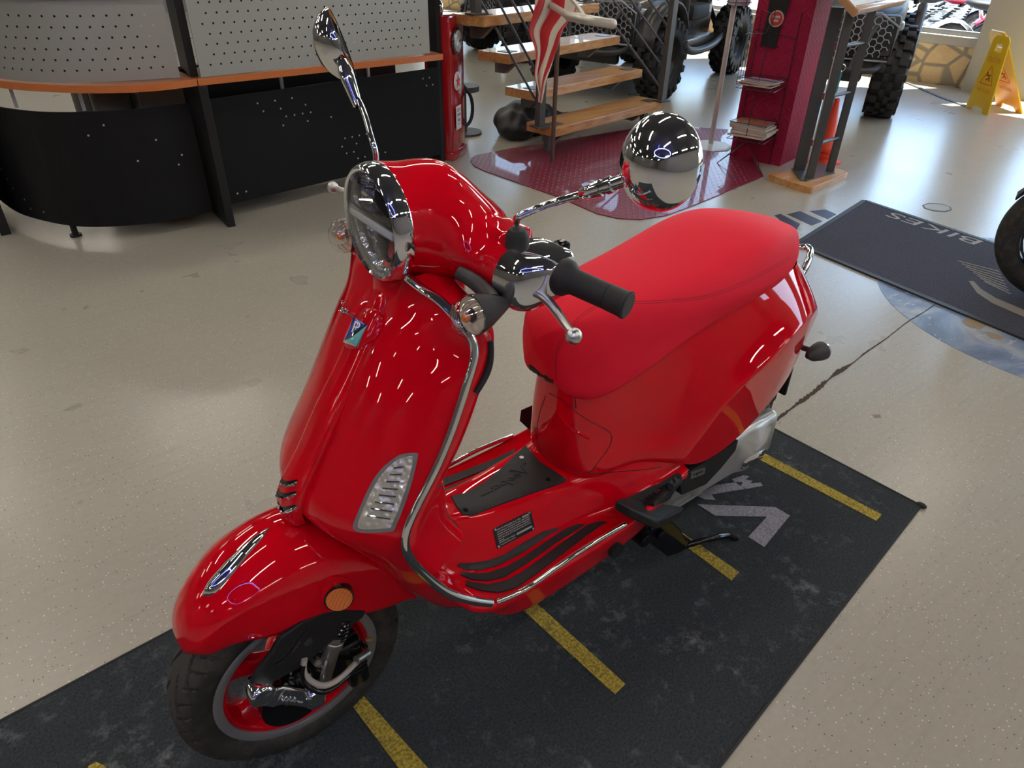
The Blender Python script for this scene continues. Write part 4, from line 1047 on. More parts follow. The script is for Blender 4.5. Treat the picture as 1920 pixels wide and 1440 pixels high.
for pts in ([(168, 1440), (182, 1432), (200, 1440), (205, 1460), (165, 1460)], ):
    fpoly('yellow_bar', pts, YEL, RM)
fpoly('yellow_bar', None, YEL, RM, raw=[U(650, 1312, Z=0)[:2], U(672, 1297, Z=0)[:2], U(880, 1530, Z=0)[:2], U(835, 1560, Z=0)[:2]])
fpoly('yellow_bar', [(960, 1128), (985, 1115), (1172, 1286), (1153, 1305), (1135, 1290)], YEL, RM)
fpoly('yellow_bar', [(1215, 975), (1235, 972), (1385, 1076), (1371, 1092)], YEL, RM)
fpoly('yellow_bar', [(1395, 850), (1408, 840), (1652, 968), (1642, 980)], YEL, RM)
for pts in ([(1307, 949), (1340, 970), (1437, 972), (1402, 1010), (1432, 1029), (1480, 970), (1452, 954)],
            [(1290, 920), (1328, 914), (1378, 908), (1396, 920), (1333, 930), (1341, 941), (1320, 939), (1298, 930)],
            [(1372, 902), (1394, 894), (1404, 897), (1396, 902), (1410, 905), (1405, 910), (1425, 908), (1429, 914), (1398, 920), (1388, 914), (1392, 907), (1376, 907)]):
    fpoly('grey_lettering', pts, GRY, RM)
# second carpet mat with BIKES
A2 = np.array((-4.415, -1.138)); eU = np.array((.13, .99)); eV = np.array((1.045, .17))
M2 = thing('bikes_mat', (-3.9, -.2, 0), 'navy grey carpet mat lettered BIKES beside the black motorcycle wheel', 'mat')
N2 = mat('navy_carpet', (.05, .05, .068), rough=.95, spec=.2); N, L, b = nt(N2); cc = coords(N, L); f1 = noise(N, L, cc, 140, 3, .7); r1 = ramp(N, [(.3, (.028, .028, .04)), (.75, (.085, .085, .11))]); L.new(f1, r1.inputs[0]); L.new(r1.outputs[0], b.inputs['Base Color']); bump(N, L, b, f1, .6, .003)
Q = [A2, A2+eV, A2+eV+eU*2.6, A2+eU*2.6]
MB().prism([tuple(q) for q in Q], .008).build('carpet', N2, M2, smooth=False)
bd_ = MB()
for i in range(4): bd_.bar(V3(Q[i], .005), V3(Q[(i+1) % 4], .005), .03, .010)
bd_.build('rubber_edge', mat('mat_rubber', (.018, .018, .022), rough=.6), M2, smooth=False)
text_flat('lettering', 'BIKES', V3(U(1843, 455, Z=0)[:2], .0088), (-.10, -.995, 0), (.995, -.10, 0), mat('pale_print', (.33, .33, .33), rough=.9), M2, width=.56, height=.105)
for k in range(8):
    a = U(1795+k*7, 492+k*5.5, Z=0); b2 = U(1872+k*3, 512+k*6, Z=0)
    fpoly('wheel_graphic', None, mat('print_brown', (.22, .20, .17), rough=.9) if k == 0 else MATS['print_brown'], M2, z=.0083, raw=bar_m(a[:2], b2[:2], .012))
fpoly('wheel_graphic', [(1815, 530), (1830, 552), (1860, 572), (1920, 598), (1920, 585), (1866, 562), (1838, 545), (1824, 530)], MATS['print_brown'], M2, z=.0083)
# floor stickers, patch, crack
STB = mat('worn_blue_sticker', (.25, .30, .40), rough=.4); N, L, b = nt(STB); cc = coords(N, L)
a_ = noise(N, L, cc, 3.2, 5, .65, .5); r_ = ramp(N, [(.38, (.36, .36, .38)), (.50, (.17, .22, .33)), (.66, (.07, .09, .15))]); L.new(a_, r_.inputs[0])
s2 = noise(N, L, coords(N, L, scale=(1, 3, 1), rot=(0, 0, .7)), 9, 5, .7); r2 = ramp(N, [(.60, (0, 0, 0)), (.63, (1, 1, 1))]); L.new(s2, r2.inputs[0]); L.new(mixc(N, L, r2.outputs[0], r_.outputs[0], (.45, .42, .38)), b.inputs['Base Color'])
th = np.linspace(0, 2*PI, 72, endpoint=False)
st_ = fpoly('round_floor_sticker', None, STB, raw=[np.array((-3.78+.925*math.cos(t), .33+.925*math.sin(t))) for t in th], z=0, h=.0012); tag(st_, 'worn blue round floor sticker peeking out from under the lettered mat', 'floor sticker')
DKS = mat('dark_floor_print', (.035, .04, .075), rough=.45)
for pts, lb in (([(1452, 404), (1463, 401), (1500, 420), (1490, 438), (1478, 432), (1470, 420)], 'dark slanted floor stripe nearest the scooter seat'), ([(1476, 402), (1500, 396), (1542, 415), (1522, 423)], 'dark slanted floor stripe, middle one of three left of the lettered mat'), ([(1518, 396), (1548, 393), (1568, 402), (1552, 411)], 'dark slanted floor stripe, farthest of three left of the lettered mat')):
    tag(fpoly('floor_stripe', pts, DKS, z=0, h=.0012), lb, 'floor marking')
pt = [(1729, 385), (1740, 381), (1765, 382), (1782, 388), (1785, 394), (1772, 398), (1750, 396), (1733, 391)]
po = fpoly('floor_patch', pts if False else pt, mat('patch_rim', (.10, .09, .08), rough=.8), z=0, h=.0012); tag(po, 'chipped oval patch in the floor beyond the lettered mat', 'floor patch')
fpoly('filler', [(a*.90+1757*.10, b_*.80+389*.2) for a, b_ in pt], mat('patch_fill', (.36, .33, .28), rough=.5), po, z=.0012, h=.0006)
for pts, lb in (([(1803, 602), (1815, 596), (1840, 602), (1848, 612), (1838, 618), (1815, 613)], 'brown worn spot in the round blue floor sticker'), ([(1846, 622), (1860, 624), (1882, 632), (1878, 638), (1856, 634)], 'small tan worn streak in the round blue floor sticker'), ([(1635, 778), (1650, 777), (1652, 783), (1640, 784)], 'small brown chip in the painted floor near the crack')):
    tag(fpoly('floor_wear', pts, mat('wear_brown', (.28, .21, .13), rough=.8) if 'wear_brown' not in MATS else MATS['wear_brown'], z=.0012 if pts[0][0] > 1700 else 0, h=.0006), lb, 'worn spot')
ckl = [(1440, 797, 5), (1462, 783, 7), (1485, 765, 5), (1503, 752, 9), (1520, 740, 9), (1536, 727, 10), (1547, 717, 7), (1552, 713, 3), (1566, 701, 8), (1585, 690, 8), (1600, 680, 3), (1622, 662, 3), (1660, 636, 2.2), (1700, 605, 2), (1730, 587, 1.6), (1757, 568, 1.4)]
def crack(m, k, z, seed):
    rg = random.Random(seed); C = []
    P = curve([(a, b_, w_) for a, b_, w_ in ckl], 120)
    up, dn = [], []
    for a, b_, w_ in P:
        j = rg.uniform(.5, 1.2); up.append((a-.55*w_*k*j, b_-.8*w_*k*j)); dn.append((a+.55*w_*k*rg.uniform(.5, 1.2), b_+.8*w_*k*rg.uniform(.5, 1.2)))
    return fpoly('floor_crack', up+dn[::-1], m, z=z, h=.0006)
ck0 = crack(mat('crack_edge', (.42, .38, .33), rough=.8), .85, 0, 3); tag(ck0, 'ragged crack across the floor from the mat corner to the lettered mat', 'floor crack')
c2_ = crack(mat('crack_dark', (.055, .04, .028), rough=1), .50, .0006, 5); c2_.parent = ck0; c2_.name = 'crack_gap'

# maroon tread-plate mat
MAR = mat('maroon_tread_plate', (.20, .012, .036), rough=.42, spec=.5, coat=.3)
def treadplate(m, sc=26, st=.9):
    N, L, b = nt(m)
    hs = []
    for rz in (PI/4, -PI/4):
        v = coords(N, L, rot=(0, 0, rz)); w_ = N.new('ShaderNodeSeparateXYZ'); L.new(v, w_.inputs[0])
    cc = coords(N, L)
    br = N.new('ShaderNodeTexBrick'); return cc
N, L, b = nt(MAR)
def dia(N, L, vec, sc):
    sx = N.new('ShaderNodeSeparateXYZ'); L.new(vec, sx.inputs[0])
    a = mth(N, L, 'MULTIPLY', mth(N, L, 'ADD', sx.outputs[0], sx.outputs[1]), sc); c_ = mth(N, L, 'MULTIPLY', mth(N, L, 'SUBTRACT', sx.outputs[0], sx.outputs[1]), sc)
    fa = mth(N, L, 'ABSOLUTE', mth(N, L, 'SUBTRACT', mth(N, L, 'FRACT', a), .5)); fc = mth(N, L, 'ABSOLUTE', mth(N, L, 'SUBTRACT', mth(N, L, 'FRACT', c_), .5))
    ia = mth(N, L, 'FLOOR', a); ic = mth(N, L, 'FLOOR', c_); par = mth(N, L, 'MODULO', mth(N, L, 'ABSOLUTE', mth(N, L, 'ADD', ia, ic)), 2)
    e1 = mth(N, L, 'ADD', mth(N, L, 'MULTIPLY', fa, 1.1), mth(N, L, 'MULTIPLY', fc, 4.5)); e2 = mth(N, L, 'ADD', mth(N, L, 'MULTIPLY', fa, 4.5), mth(N, L, 'MULTIPLY', fc, 1.1))
    e = mth(N, L, 'ADD', mth(N, L, 'MULTIPLY', e1, par), mth(N, L, 'MULTIPLY', e2, mth(N, L, 'SUBTRACT', 1, par)))
    return mth(N, L, 'SUBTRACT', 1, mth(N, L, 'SMOOTH_MIN', e, 1, .1))
h_ = dia(N, L, coords(N, L), 20); bump(N, L, b, h_, .8, .006)
mp = [(882, 303), (884, 297), (893, 292), (960, 279), (1110, 255), (1230, 235), (1385, 245), (1432, 332), (1300, 386), (1250, 405), (1200, 413), (1160, 411), (1120, 402), (1050, 372), (905, 320), (888, 312)]
mm = fpoly('tread_plate_mat', mp, MAR, z=0, h=.006); tag(mm, 'maroon diamond-pattern rubber mat in front of the staircase', 'mat')
# ================================================================== RECEPTION COUNTER
def obj_multi(name, pieces, parent):
    """one mesh out of (V, F, material) pieces, for a panel and the holes punched in it"""
    V = []; F = []; I = []; M = []
    rl = np.array(root_of(parent).location)
    for v, f, m in pieces:
        if m not in M: M.append(m)
        k = len(V); V += [tuple(np.array(q)-rl) for q in v]; F += [tuple(i+k for i in g) for g in f]; I += [M.index(m)]*len(f)
    me = bpy.data.meshes.new(name); me.from_pydata(V, [], F); me.update()
    for m in M: me.materials.append(m)
    me.polygons.foreach_set('material_index', I)
    o = bpy.data.objects.new(name, me); COL.objects.link(o); o.parent = parent; return o
PSIL = mat('panel_silver', (.36, .36, .34), rough=.42, metal=.35)
PBLK = mat('panel_black', (.010, .010, .011), rough=.5, spec=.12)
HOLE = mat('punched_hole', (.004, .004, .004), rough=1); HOLEL = mat('hole_painted_light', (.45, .45, .45), rough=.8)  # pale discs: light seen through some holes is painted on
ORW = mat('orange_wood', (.52, .15, .035), rough=.35, coat=.4)
N, L, b = nt(ORW); cc = coords(N, L, scale=(2, 2, 40)); L.new(mixc(N, L, noise(N, L, cc, 6, 4), (.58, .17, .04), (.42, .11, .025)), b.inputs['Base Color'])
def panel(name, path, z0, z1, m, parent, dz=.047, du=.055, hr=.0055, thick=.006, rows=None, seed=1, lightp=.0):
    """sheet standing on a plan path, with staggered punched holes"""
    P = np.array(path, float); seg = np.linalg.norm(np.diff(P, axis=0), axis=1); S = np.concatenate([[0], np.cumsum(seg)]); Lt = S[-1]
    def at(s): return np.array([np.interp(s, S, P[:, 0]), np.interp(s, S, P[:, 1])])
    def nrm(s):
        d = at(min(s+.01, Lt))-at(max(s-.01, 0)); d /= np.linalg.norm(d); n = np.array([d[1], -d[0]])
        return n if n@(CO[:2]-at(s)) > 0 else -n
    n = len(P); V = []; F = []
    for i in range(n):
        nn = nrm(S[i])
        for off in (0, -thick):
            q = P[i]+nn*off; V += [(q[0], q[1], z0), (q[0], q[1], z1)]
    for i in range(n-1):
        a, c_ = 4*i, 4*i+4
        F += [(a, c_, c_+1, a+1), (a+2, a+3, c_+3, c_+2), (a+1, c_+1, c_+3, a+3), (a, a+2, c_+2, c_)]
    F += [(0, 1, 3, 2), (4*n-4, 4*n-2, 4*n-1, 4*n-3)]
    HV = []; HF = []; LV = []; LF = []; rg = random.Random(seed); nz = int((z1-z0-.05)/dz)
    for r in range(nz):
        z = z0+.04+dz*(r+.3)
        k = 0; s = .06+(du/2 if r % 2 else 0)
        while s < Lt-.05:
            c_ = at(s); nn = nrm(s); t = np.array([-nn[1], nn[0]])
            lit = math.sin(s*5+r*.4+seed)+rg.uniform(-.6, .6) > lightp
            W, G = (LV, LF) if lit else (HV, HF); b0 = len(W)
            for a in range(8):
                q = c_+t*hr*math.cos(a*PI/4)+nn*.0012; W.append((q[0], q[1], z+hr*math.sin(a*PI/4)))
            G.append(tuple(range(b0, b0+8))); s += du
    pcs = [(V, F, m), (HV, HF, HOLE)]
    if LV: pcs.append((LV, LF, HOLEL))
    return obj_multi(name, pcs, parent)
BLKP = mat('black_powder_coat', (.012, .012, .013), rough=.45, spec=.3)
# straight unit
CT = thing('reception_counter', (-1.8, -3.3, 0), 'straight reception counter with silver upper panel and black punched lower panel', 'counter')
F1a, F1b = np.array((-.905, -3.235)), np.array((-.933, -3.048))
d_s = np.array((-2.46, -3.30))-np.array((-1.0, -3.20)); 
lo0, lo1 = np.array((-.985, -3.19)), np.array((-2.60, -3.40))
panel('lower_panel', [lo0, lo1], .085, .665, PBLK, CT, seed=2, lightp=1.05)
up0, up1 = U(377, 143, Z=.80)[:2], U(806, 98, Z=.80)[:2]
panel('upper_panel', [up0, up1], .795, 1.22, PSIL, CT, seed=3, lightp=1.45)
sh0, sh1 = U(373, 161, Z=.755)[:2], U(831, 112, Z=.755)[:2]; nn = np.array([-(sh1-sh0)[1], (sh1-sh0)[0]]); nn /= np.linalg.norm(nn); nn = nn if nn@(CO[:2]-sh0) > 0 else -nn
MB().prism([tuple(sh0), tuple(sh1), tuple(sh1-nn*.34), tuple(sh0-nn*.34)][::-1], .034, org=(0, 0, .755)).build('shelf', ORW, CT, smooth=False)
MB().prism([tuple(sh0-nn*.10), tuple(sh1-nn*.10), tuple(sh1-nn*.62), tuple(sh0-nn*.62)][::-1], .03, org=(0, 0, 1.22)).build('top_ledge', ORW, CT, smooth=False)
bk = [tuple(lo0-nn*.55), tuple(lo1-nn*.55), tuple(lo1-nn*.57), tuple(lo0-nn*.57)][::-1]
MB().prism(bk, .70, org=(0, 0, .05)).build('back_panel', BLKP, CT, smooth=False)
for px_ in ((530, 150), (693, 133)):
    q = U(px_[0], px_[1], Z=.70)[:2]-nn*.02; MB().box((q[0], q[1], .70), (.014, .02, .11)).build('bracket', mat('bracket_white', (.6, .6, .6), rough=.4) if 'bracket_white' not in MATS else MATS['bracket_white'], CT, smooth=False)
# dividing fin (floor to shelf, then a narrower one above) and the end post
def fin(a, b_, w, z0, z1, nm='divider'):
    return MB().bar(V3(a, (z0+z1)/2), V3(b_, (z0+z1)/2), w, z1-z0, bev=.003).build(nm, BLKP, CT, smooth=False)
fin((-.96, -3.45), (-.935, -3.06), .045, .0, .755); fin((-.985, -3.50), (-.925, -3.13), .04, .79, 1.25)
fin((-2.645, -3.585), (-2.672, -3.49), .05, .0, 1.3, 'end_post')
for z in (.15, .6):
    MB().cyl((-.94, -3.2, z), (-1.0, -3.21, z), .008, n=10).build('spacer', ALU, CT)
# curved unit
CU_ = thing('curved_counter', (-.4, -3.6, 0), 'curved reception counter end with orange shelf over black punched panel', 'counter')
cb = curve([(.06, -4.10), (.015, -3.81), (-.04, -3.64), (-.154, -3.42), (-.30, -3.27), (-.568, -3.16), (-.875, -3.16)], 40)[:, :2]
panel('lower_panel', cb, .075, .665, PBLK, CU_, seed=5, lightp=1.25)
MB().cyl((-.20, -3.42, 0), (-.20, -3.42, .09), .016, n=14).cyl((-.20, -3.42, 0), (-.20, -3.42, .012), .03, n=16).build('levelling_foot', BLKP, CU_)
sc_ = curve([U(-60, 150, Z=.755)[:2], U(0, 165, Z=.755)[:2], U(100, 173, Z=.755)[:2], U(200, 175, Z=.755)[:2], U(300, 170, Z=.755)[:2], U(371, 161, Z=.755)[:2]], 30)
ctr = np.array((-1.1, -4.6)); inn = [q+(ctr-q)/np.linalg.norm(ctr-q)*.36 for q in sc_]
Pp = [tuple(q) for q in sc_]+[tuple(q) for q in inn[::-1]]
MB().prism(Pp[::-1], .034, org=(0, 0, .755)).build('shelf', ORW, CU_, smooth=False)
up = curve([U(-40, 138, Z=.795)[:2], U(0, 147, Z=.795)[:2], U(75, 154, Z=.795)[:2], U(150, 155, Z=.795)[:2], U(250, 151, Z=.795)[:2], U(338, 145, Z=.795)[:2]], 30)
panel('upper_panel', up, .795, 1.15, PSIL, CU_, seed=7, lightp=1.25)
inn2 = [q+(ctr-q)/np.linalg.norm(ctr-q)*.5 for q in up]; out2 = [q-(ctr-q)/np.linalg.norm(ctr-q)*.02 for q in up]
MB().prism(([tuple(q) for q in out2]+[tuple(q) for q in inn2[::-1]])[::-1], .03, org=(0, 0, 1.155)).build('top_ledge', mat('ledge_grey', (.10, .10, .10), rough=.3), CU_, smooth=False)
for px_ in ((24, 180), (152, 186)):
    q = U(px_[0], px_[1], Z=.70)[:2]; MB().box((q[0], q[1], .70), (.016, .016, .11)).build('bracket', MATS['bracket_white'], CU_, smooth=False)
ib_ = [q+(ctr-q)/np.linalg.norm(ctr-q)*.62 for q in cb[::3]]
pp = [tuple(q) for q in ib_]; pp2 = [tuple(q+(ctr-q)/np.linalg.norm(ctr-q)*.02) for q in ib_[::-1]]
MB().prism((pp+pp2)[::-1], .68, org=(0, 0, .04)).build('back_panel', BLKP, CU_, smooth=False)
tag(MB().box((-.84, -3.58, .60), (.26, .2, .24), bev=.006).build('printer', mat('printer_grey', (.45, .47, .45), rough=.5)), 'pale grey box standing behind the curved counter panel', 'box')
bpy.data.objects['printer'].name = 'storage_box'
bx_ = MB().cyl((-.60, -3.66, .30), (-.60, -3.66, .72), .10, n=28).build('paper_bin', mat('bin_grey', (.28, .28, .25), rough=.6)); tag(bx_, 'grey round bin behind the curved counter under the shelf', 'bin')
for o_, zz_ in ((bpy.data.objects['storage_box'], .48), (bx_, .30)):
    for v in o_.data.vertices: v.co.z = v.co.z if v.co.z > zz_+.02 else .0
MB().box((.10, -3.90, .38), (.05, .5, .76), bev=.004).build('end_post', BLKP, CU_, smooth=False)
# ================================================================== GAS PUMP
PR = mat('pump_red', (.42, .006, .012), rough=.18, coat=1)
GP = thing('fuel_pump', (-2.78, -3.62, 0), 'tall vintage red fuel pump cabinet with round dial beside the counter', 'fuel pump')
k0, k1 = np.array((-2.715, -3.44)), np.array((-2.945, -3.60)); e_ = (k1-k0)/np.linalg.norm(k1-k0); Wd = np.linalg.norm(k1-k0); m_in = np.array((e_[1], -e_[0])); m_in = m_in if m_in[1] < 0 else -m_in
cen = (k0+k1)/2+m_in*.105+e_*.035; R3 = np.array([[e_[0], m_in[0], 0], [e_[1], m_in[1], 0], [0, 0, 1.]])
b_ = MB().box((cen[0], cen[1], .48), (Wd, .20, .96), R3, bev=.016); b_.box((cen[0], cen[1], .03), (Wd+.02, .22, .06), R3, bev=.01)
b_.build('cabinet', PR, GP, auto=30)
fo = k0+e_*Wd*.5-m_in*.002; upv = np.array([0, 0, 1.])
def disc_on(c2, z, r, m, nm, par, h=.012, rz=1):
    c_ = V3(c2, z); n_ = V3(-m_in); return MB().lathe([(0, r), (h, r), (h+.004, r-.008), (h+.005, 0)], c_, n_, 44).build(nm, m, par)
dl = disc_on(fo, .80, .085, mat('dial_rim', (.25, .27, .28), rough=.2, metal=1), 'dial', GP)
disc_on(fo-m_in*.015, .80, .07, mat('dial_face', (.55, .62, .62), rough=.15, coat=1), 'dial_face', dl, h=.003)
MB().bar(V3(fo-m_in*.022, .80)+[0, 0, 0], V3(fo-m_in*.022+e_*.05, .805), .004, .012).build('needle', BLKP, dl, smooth=False)
lg = disc_on(fo, .54, .062, WHITE, 'logo_disc', GP, h=.003)
stp = []
for k in range(10):
    r = .048 if k % 2 == 0 else .02; stp.append((r*math.sin(k*PI/5), r*math.cos(k*PI/5)))
MB().prism(stp[::-1], .002, org=V3(fo-m_in*.0085, .54), u=V3(e_), v=(0, 0, 1)).build('star', mat('star_red', (.6, .02, .02), rough=.4), lg, smooth=False)
lab = MB().prism([(-.05, 0), (.05, 0), (.05, .165), (-.05, .165)], .003, org=V3(fo-m_in*.001, .21), u=V3(e_), v=(0, 0, 1))
lab.mapv(lambda V: V-np.array([m_in[0]*.004, m_in[1]*.004, 0])); lab = lab.build('label', WHITE, GP, smooth=False)
lm_ = MB()
for z_, w_, h_ in ((.352, .034, .006), (.340, .036, .006), (.312, .032, .016), (.275, .020, .020), (.248, .026, .005)):
    q_ = V3(fo-m_in*.0092, z_); lm_.bar(q_-V3(e_)*w_, q_+V3(e_)*w_, .0012, h_)
lm_.build('label_lines', mat('label_print', (.25, .27, .30), rough=.6), lab, smooth=False)
hs_ = V3(k1+m_in*.08, 0); e3 = V3(e_)
MB().tube(curve([U(868, 160, Y=-3.66), U(881, 178, Y=-3.66), U(886, 203, Y=-3.66), U(881, 228, Y=-3.66), U(868, 240, Y=-3.66)], 40), .013, n=12).build('hose', RUB, GP)
on = MB().ball(V3(cen-e_*.10, 1.0), (.045, .045, .06), 16, 10).ball(V3(cen-e_*.10, 1.09), (.03, .03, .04), 14, 8).cyl(V3(cen-e_*.1, .95), V3(cen-e_*.1, 1.1), .02)
on.build('ornament', CHROME, GP)
tag(MB().cyl((-3.30, -4.10, .0), (-3.30, -4.10, .018), .14, n=36).cyl((-3.3, -4.1, .0), (-3.3, -4.1, .36), .014).cyl((-3.3, -4.1, .34), (-3.3, -4.1, .38), .12, n=36).build('round_stool', mat('stool_grey', (.09, .09, .09), rough=.6)), 'small round grey-topped stool behind the red fuel pump', 'stool')
# ================================================================== STAIRCASE
WOOD = mat('butcher_block', (.55, .27, .09), rough=.4, coat=.3)
N, L, b = nt(WOOD); cc = coords(N, L, scale=(1, 16, 16), rot=(0, 0, -.16)); n_ = noise(N, L, cc, 2.2, 5, .6, .2); r_ = ramp(N, [(.3, (.40, .17, .045)), (.55, (.60, .31, .11)), (.75, (.68, .40, .17))]); L.new(n_, r_.inputs[0]); L.new(r_.outputs[0], b.inputs['Base Color'])
STL = mat('grey_steel', (.11, .11, .11), rough=.4, metal=.5)
ST_ = thing('staircase', (-4.2, -3.6, 0), 'open staircase of thick wooden treads with grey steel posts and rods', 'staircase')
hh = [.2166, .433, .7185, .9655]; fpx = [((1041, 241), (1247, 189)), ((1000, 172), (1205, 130)), ((954, 102), (1163, 67)), ((908, 31), (1124, 6))]
fr = []
for (a, c_), z in zip(fpx, hh): fr.append((U(*a, Z=z), U(*c_, Z=z)))
# continue upward at the same rise and going
d1 = (fr[3][0]-fr[1][0])/2; d2 = (fr[3][1]-fr[1][1])/2
for k in range(2): fr.append((fr[-1][0]+d1, fr[-1][1]+d2))
for a, c_ in fr:
    e_ = (c_-a)/np.linalg.norm(c_-a); bk_ = np.array([e_[1], -e_[0], 0]); bk_ = bk_ if bk_[1] < 0 else -bk_
    mid_ = (a+c_)/2+bk_*.145-np.array([0, 0, .033]); Lw = np.linalg.norm(c_-a)
    R3 = np.array([[e_[0], bk_[0], 0], [e_[1], bk_[1], 0], [0, 0, 1.]])
    tr_ = MB().box(mid_, (Lw, .29, .066), R3, bev=.004).build('tread', WOOD, ST_, smooth=False)
    for s_ in (.07, .93):
        q = a+(c_-a)*s_+bk_*.10+[0, 0, .001]; MB().box(q, (.11, .10, .005), R3).build('bearing_plate', STL, tr_, smooth=False)
# stringers under the treads
for a, c_ in fr:
    e_ = (c_-a)/np.linalg.norm(c_-a); bk_ = np.array([e_[1], -e_[0], 0]); bk_ = bk_ if bk_[1] < 0 else -bk_
    for s_ in (.13, .87):
        q = a+(c_-a)*s_-np.array([0, 0, .066]); u_ = bk_; MB().prism([(.06, 0), (.27, 0), (.27, -.10), (.18, -.10)], .05, org=q-e_*.025, u=u_, v=(0, 0, 1)).build('tread_bracket', STL, ST_, smooth=False)
for s_ in (.06, .94):
    q = fr[0][0]+(fr[0][1]-fr[0][0])*s_+[0, -.16, 0]; MB().box((q[0], q[1], .075), (.05, .05, .15)).build('foot', STL, ST_, smooth=False)
def zon(xy, py):
    lo, hi = 0, 3
    best = min(np.arange(0, 2.5, .004), key=lambda z: abs(projy(np.array([xy[0], xy[1], z]))-py)); return best
def projy(P):
    d = P-CO; w_ = d@CF; return 720-FPX*(d@CU)/w_
PA = U(1012, 238, Z=.2166)[:2]; PB = fr[3][0][:2]+np.array([-.02, -.12]); PC = U(1240, 190, Z=.2166)[:2]; PD = fr[3][1][:2]+np.array([.02, -.12]); PE, PF_ = fr[5][0][:2]+[0, -.1], fr[5][1][:2]+[0, -.1]
zpost = {0: .2166, 1: .9655}
for P_, z0 in ((PA, .2166), (PB, .9655), (PC, .2166), (PD, .9655)):
    MB().box((P_[0], P_[1], z0+.5), (.055, .055, 1.0)).box((P_[0], P_[1], z0+.006), (.12, .1, .012)).build('post', STL, ST_, smooth=False)
for (P_, Q_, pys_) in ((PA, PB, (204, 153, 109, 60)), (PC, PD, (170, 133, 96, 57, 17))):
    d_ = np.array([Q_[0]-P_[0], Q_[1]-P_[1], .7489])
    for py_ in pys_:
        z = zon(P_, py_); a = V3(P_, z); MB().cyl(a, a+d_*1.0, .009, n=10).build('rail_rod', STL, ST_)
hr = mat('handrail_silver', (.66, .63, .57), rough=.3, metal=.6)
hp = [V3(PA, 1.22)+[.0, -.0, 0], U(1090, 22, Z=1.06), U(1098, 32, Z=1.04), U(1150, 41, Z=1.03)]
hq = [U(1066, 30, Z=1.04), U(1100, 37, Z=1.04), U(1148, 45, Z=1.03)]
MB().tube(curve(hp, 30), .012, n=12).tube(curve(hq, 20), .026, n=16).ball(hq[-1], .027, 16, 10).tube(curve([hq[0], V3(PA, 1.05)], 6), .02, n=12).build('handrail_end', hr, ST_)
d_ = np.array([PB[0]-PA[0], PB[1]-PA[1], .7489]); MB().cyl(V3(PA, 1.2166), V3(PA, 1.2166)+d_, .02, n=14).build('handrail', hr, ST_)
d_ = np.array([PD[0]-PC[0], PD[1]-PC[1], .7489]); MB().cyl(V3(PC, 1.2166), V3(PC, 1.2166)+d_, .02, n=14).build('handrail', hr, ST_)
# flag on its pole
fpole = U(1035, 304, Z=0)
RUSTM = mat('rusty_pole', (.13, .085, .06), rough=.6, metal=.4)
tag(MB().cyl(fpole, fpole+[.0, 0, 1.75], .016, n=16).cyl(fpole, fpole+[0, 0, .012], .022).build('flag_pole', RUSTM), 'thin brown rusty pole standing on the maroon mat before the stairs', 'flagpole')
FLG = mat('flag_cloth', (.6, .5, .4), rough=.85, sheen=.3)
N, L, b = nt(FLG); uv = N.new('ShaderNodeUVMap'); sx = N.new('ShaderNodeSeparateXYZ'); L.new(uv.outputs[0], sx.inputs[0])
sfr = mth(N, L, 'FRACT', mth(N, L, 'MULTIPLY', sx.outputs[0], 2.7)); L.new(mixc(N, L, mth(N, L, 'GREATER_THAN', sfr, .5), (.70, .62, .50), (.50, .015, .02)), b.inputs['Base Color'])
Lp = [(1003, -30), (1001, 5), (995, 30), (988, 55), (992, 72), (1001, 95), (1001, 120), (1001, 145), (1008, 170), (1012, 192)]
Rp = [(1082, -30), (1080, 5), (1078, 25), (1058, 55), (1050, 85), (1042, 105), (1036, 125), (1028, 145), (1021, 165), (1013, 193)]
n1, n2_ = 60, 50; V = []; UVs = []
Lc, Rc = curve(Lp, n1), curve(Rp, n1)
for i in range(n1):
    t = i/(n1-1); pa = U(Lc[i][0], Lc[i][1], Y=fpole[1]+.04); pb = U(Rc[i][0], Rc[i][1], Y=fpole[1]+.04)
    for j in range(n2_):
        s = j/(n2_-1); fold = .035*math.sin(s*9+t*2.2)*(1-.5*t)+.012*math.sin(s*21+t*5)
        q = pa+(pb-pa)*s+np.array([fold*.3, fold, 0]); V.append(q); UVs.append((s*.95+.42*t+.06*math.sin(t*6+s*4)+.05, t))
F = [(i*n2_+j, i*n2_+j+1, (i+1)*n2_+j+1, (i+1)*n2_+j) for i in range(n1-1) for j in range(n2_-1)]
me = bpy.data.meshes.new('flag'); me.from_pydata([tuple(v) for v in V], [], F); me.update(); me.polygons.foreach_set('use_smooth', [True]*len(F))
ul = me.uv_layers.new(name='UVMap')
for lp_ in me.loops: ul.data[lp_.index].uv = UVs[lp_.vertex_index]
me.materials.append(FLG); fo_ = bpy.data.objects.new('flag', me); COL.objects.link(fo_); sm_ = fo_.modifiers.new('s', 'SOLIDIFY'); sm_.thickness = .003
tag(fo_, 'limp red and white striped flag hanging in folds before the stairs', 'flag')
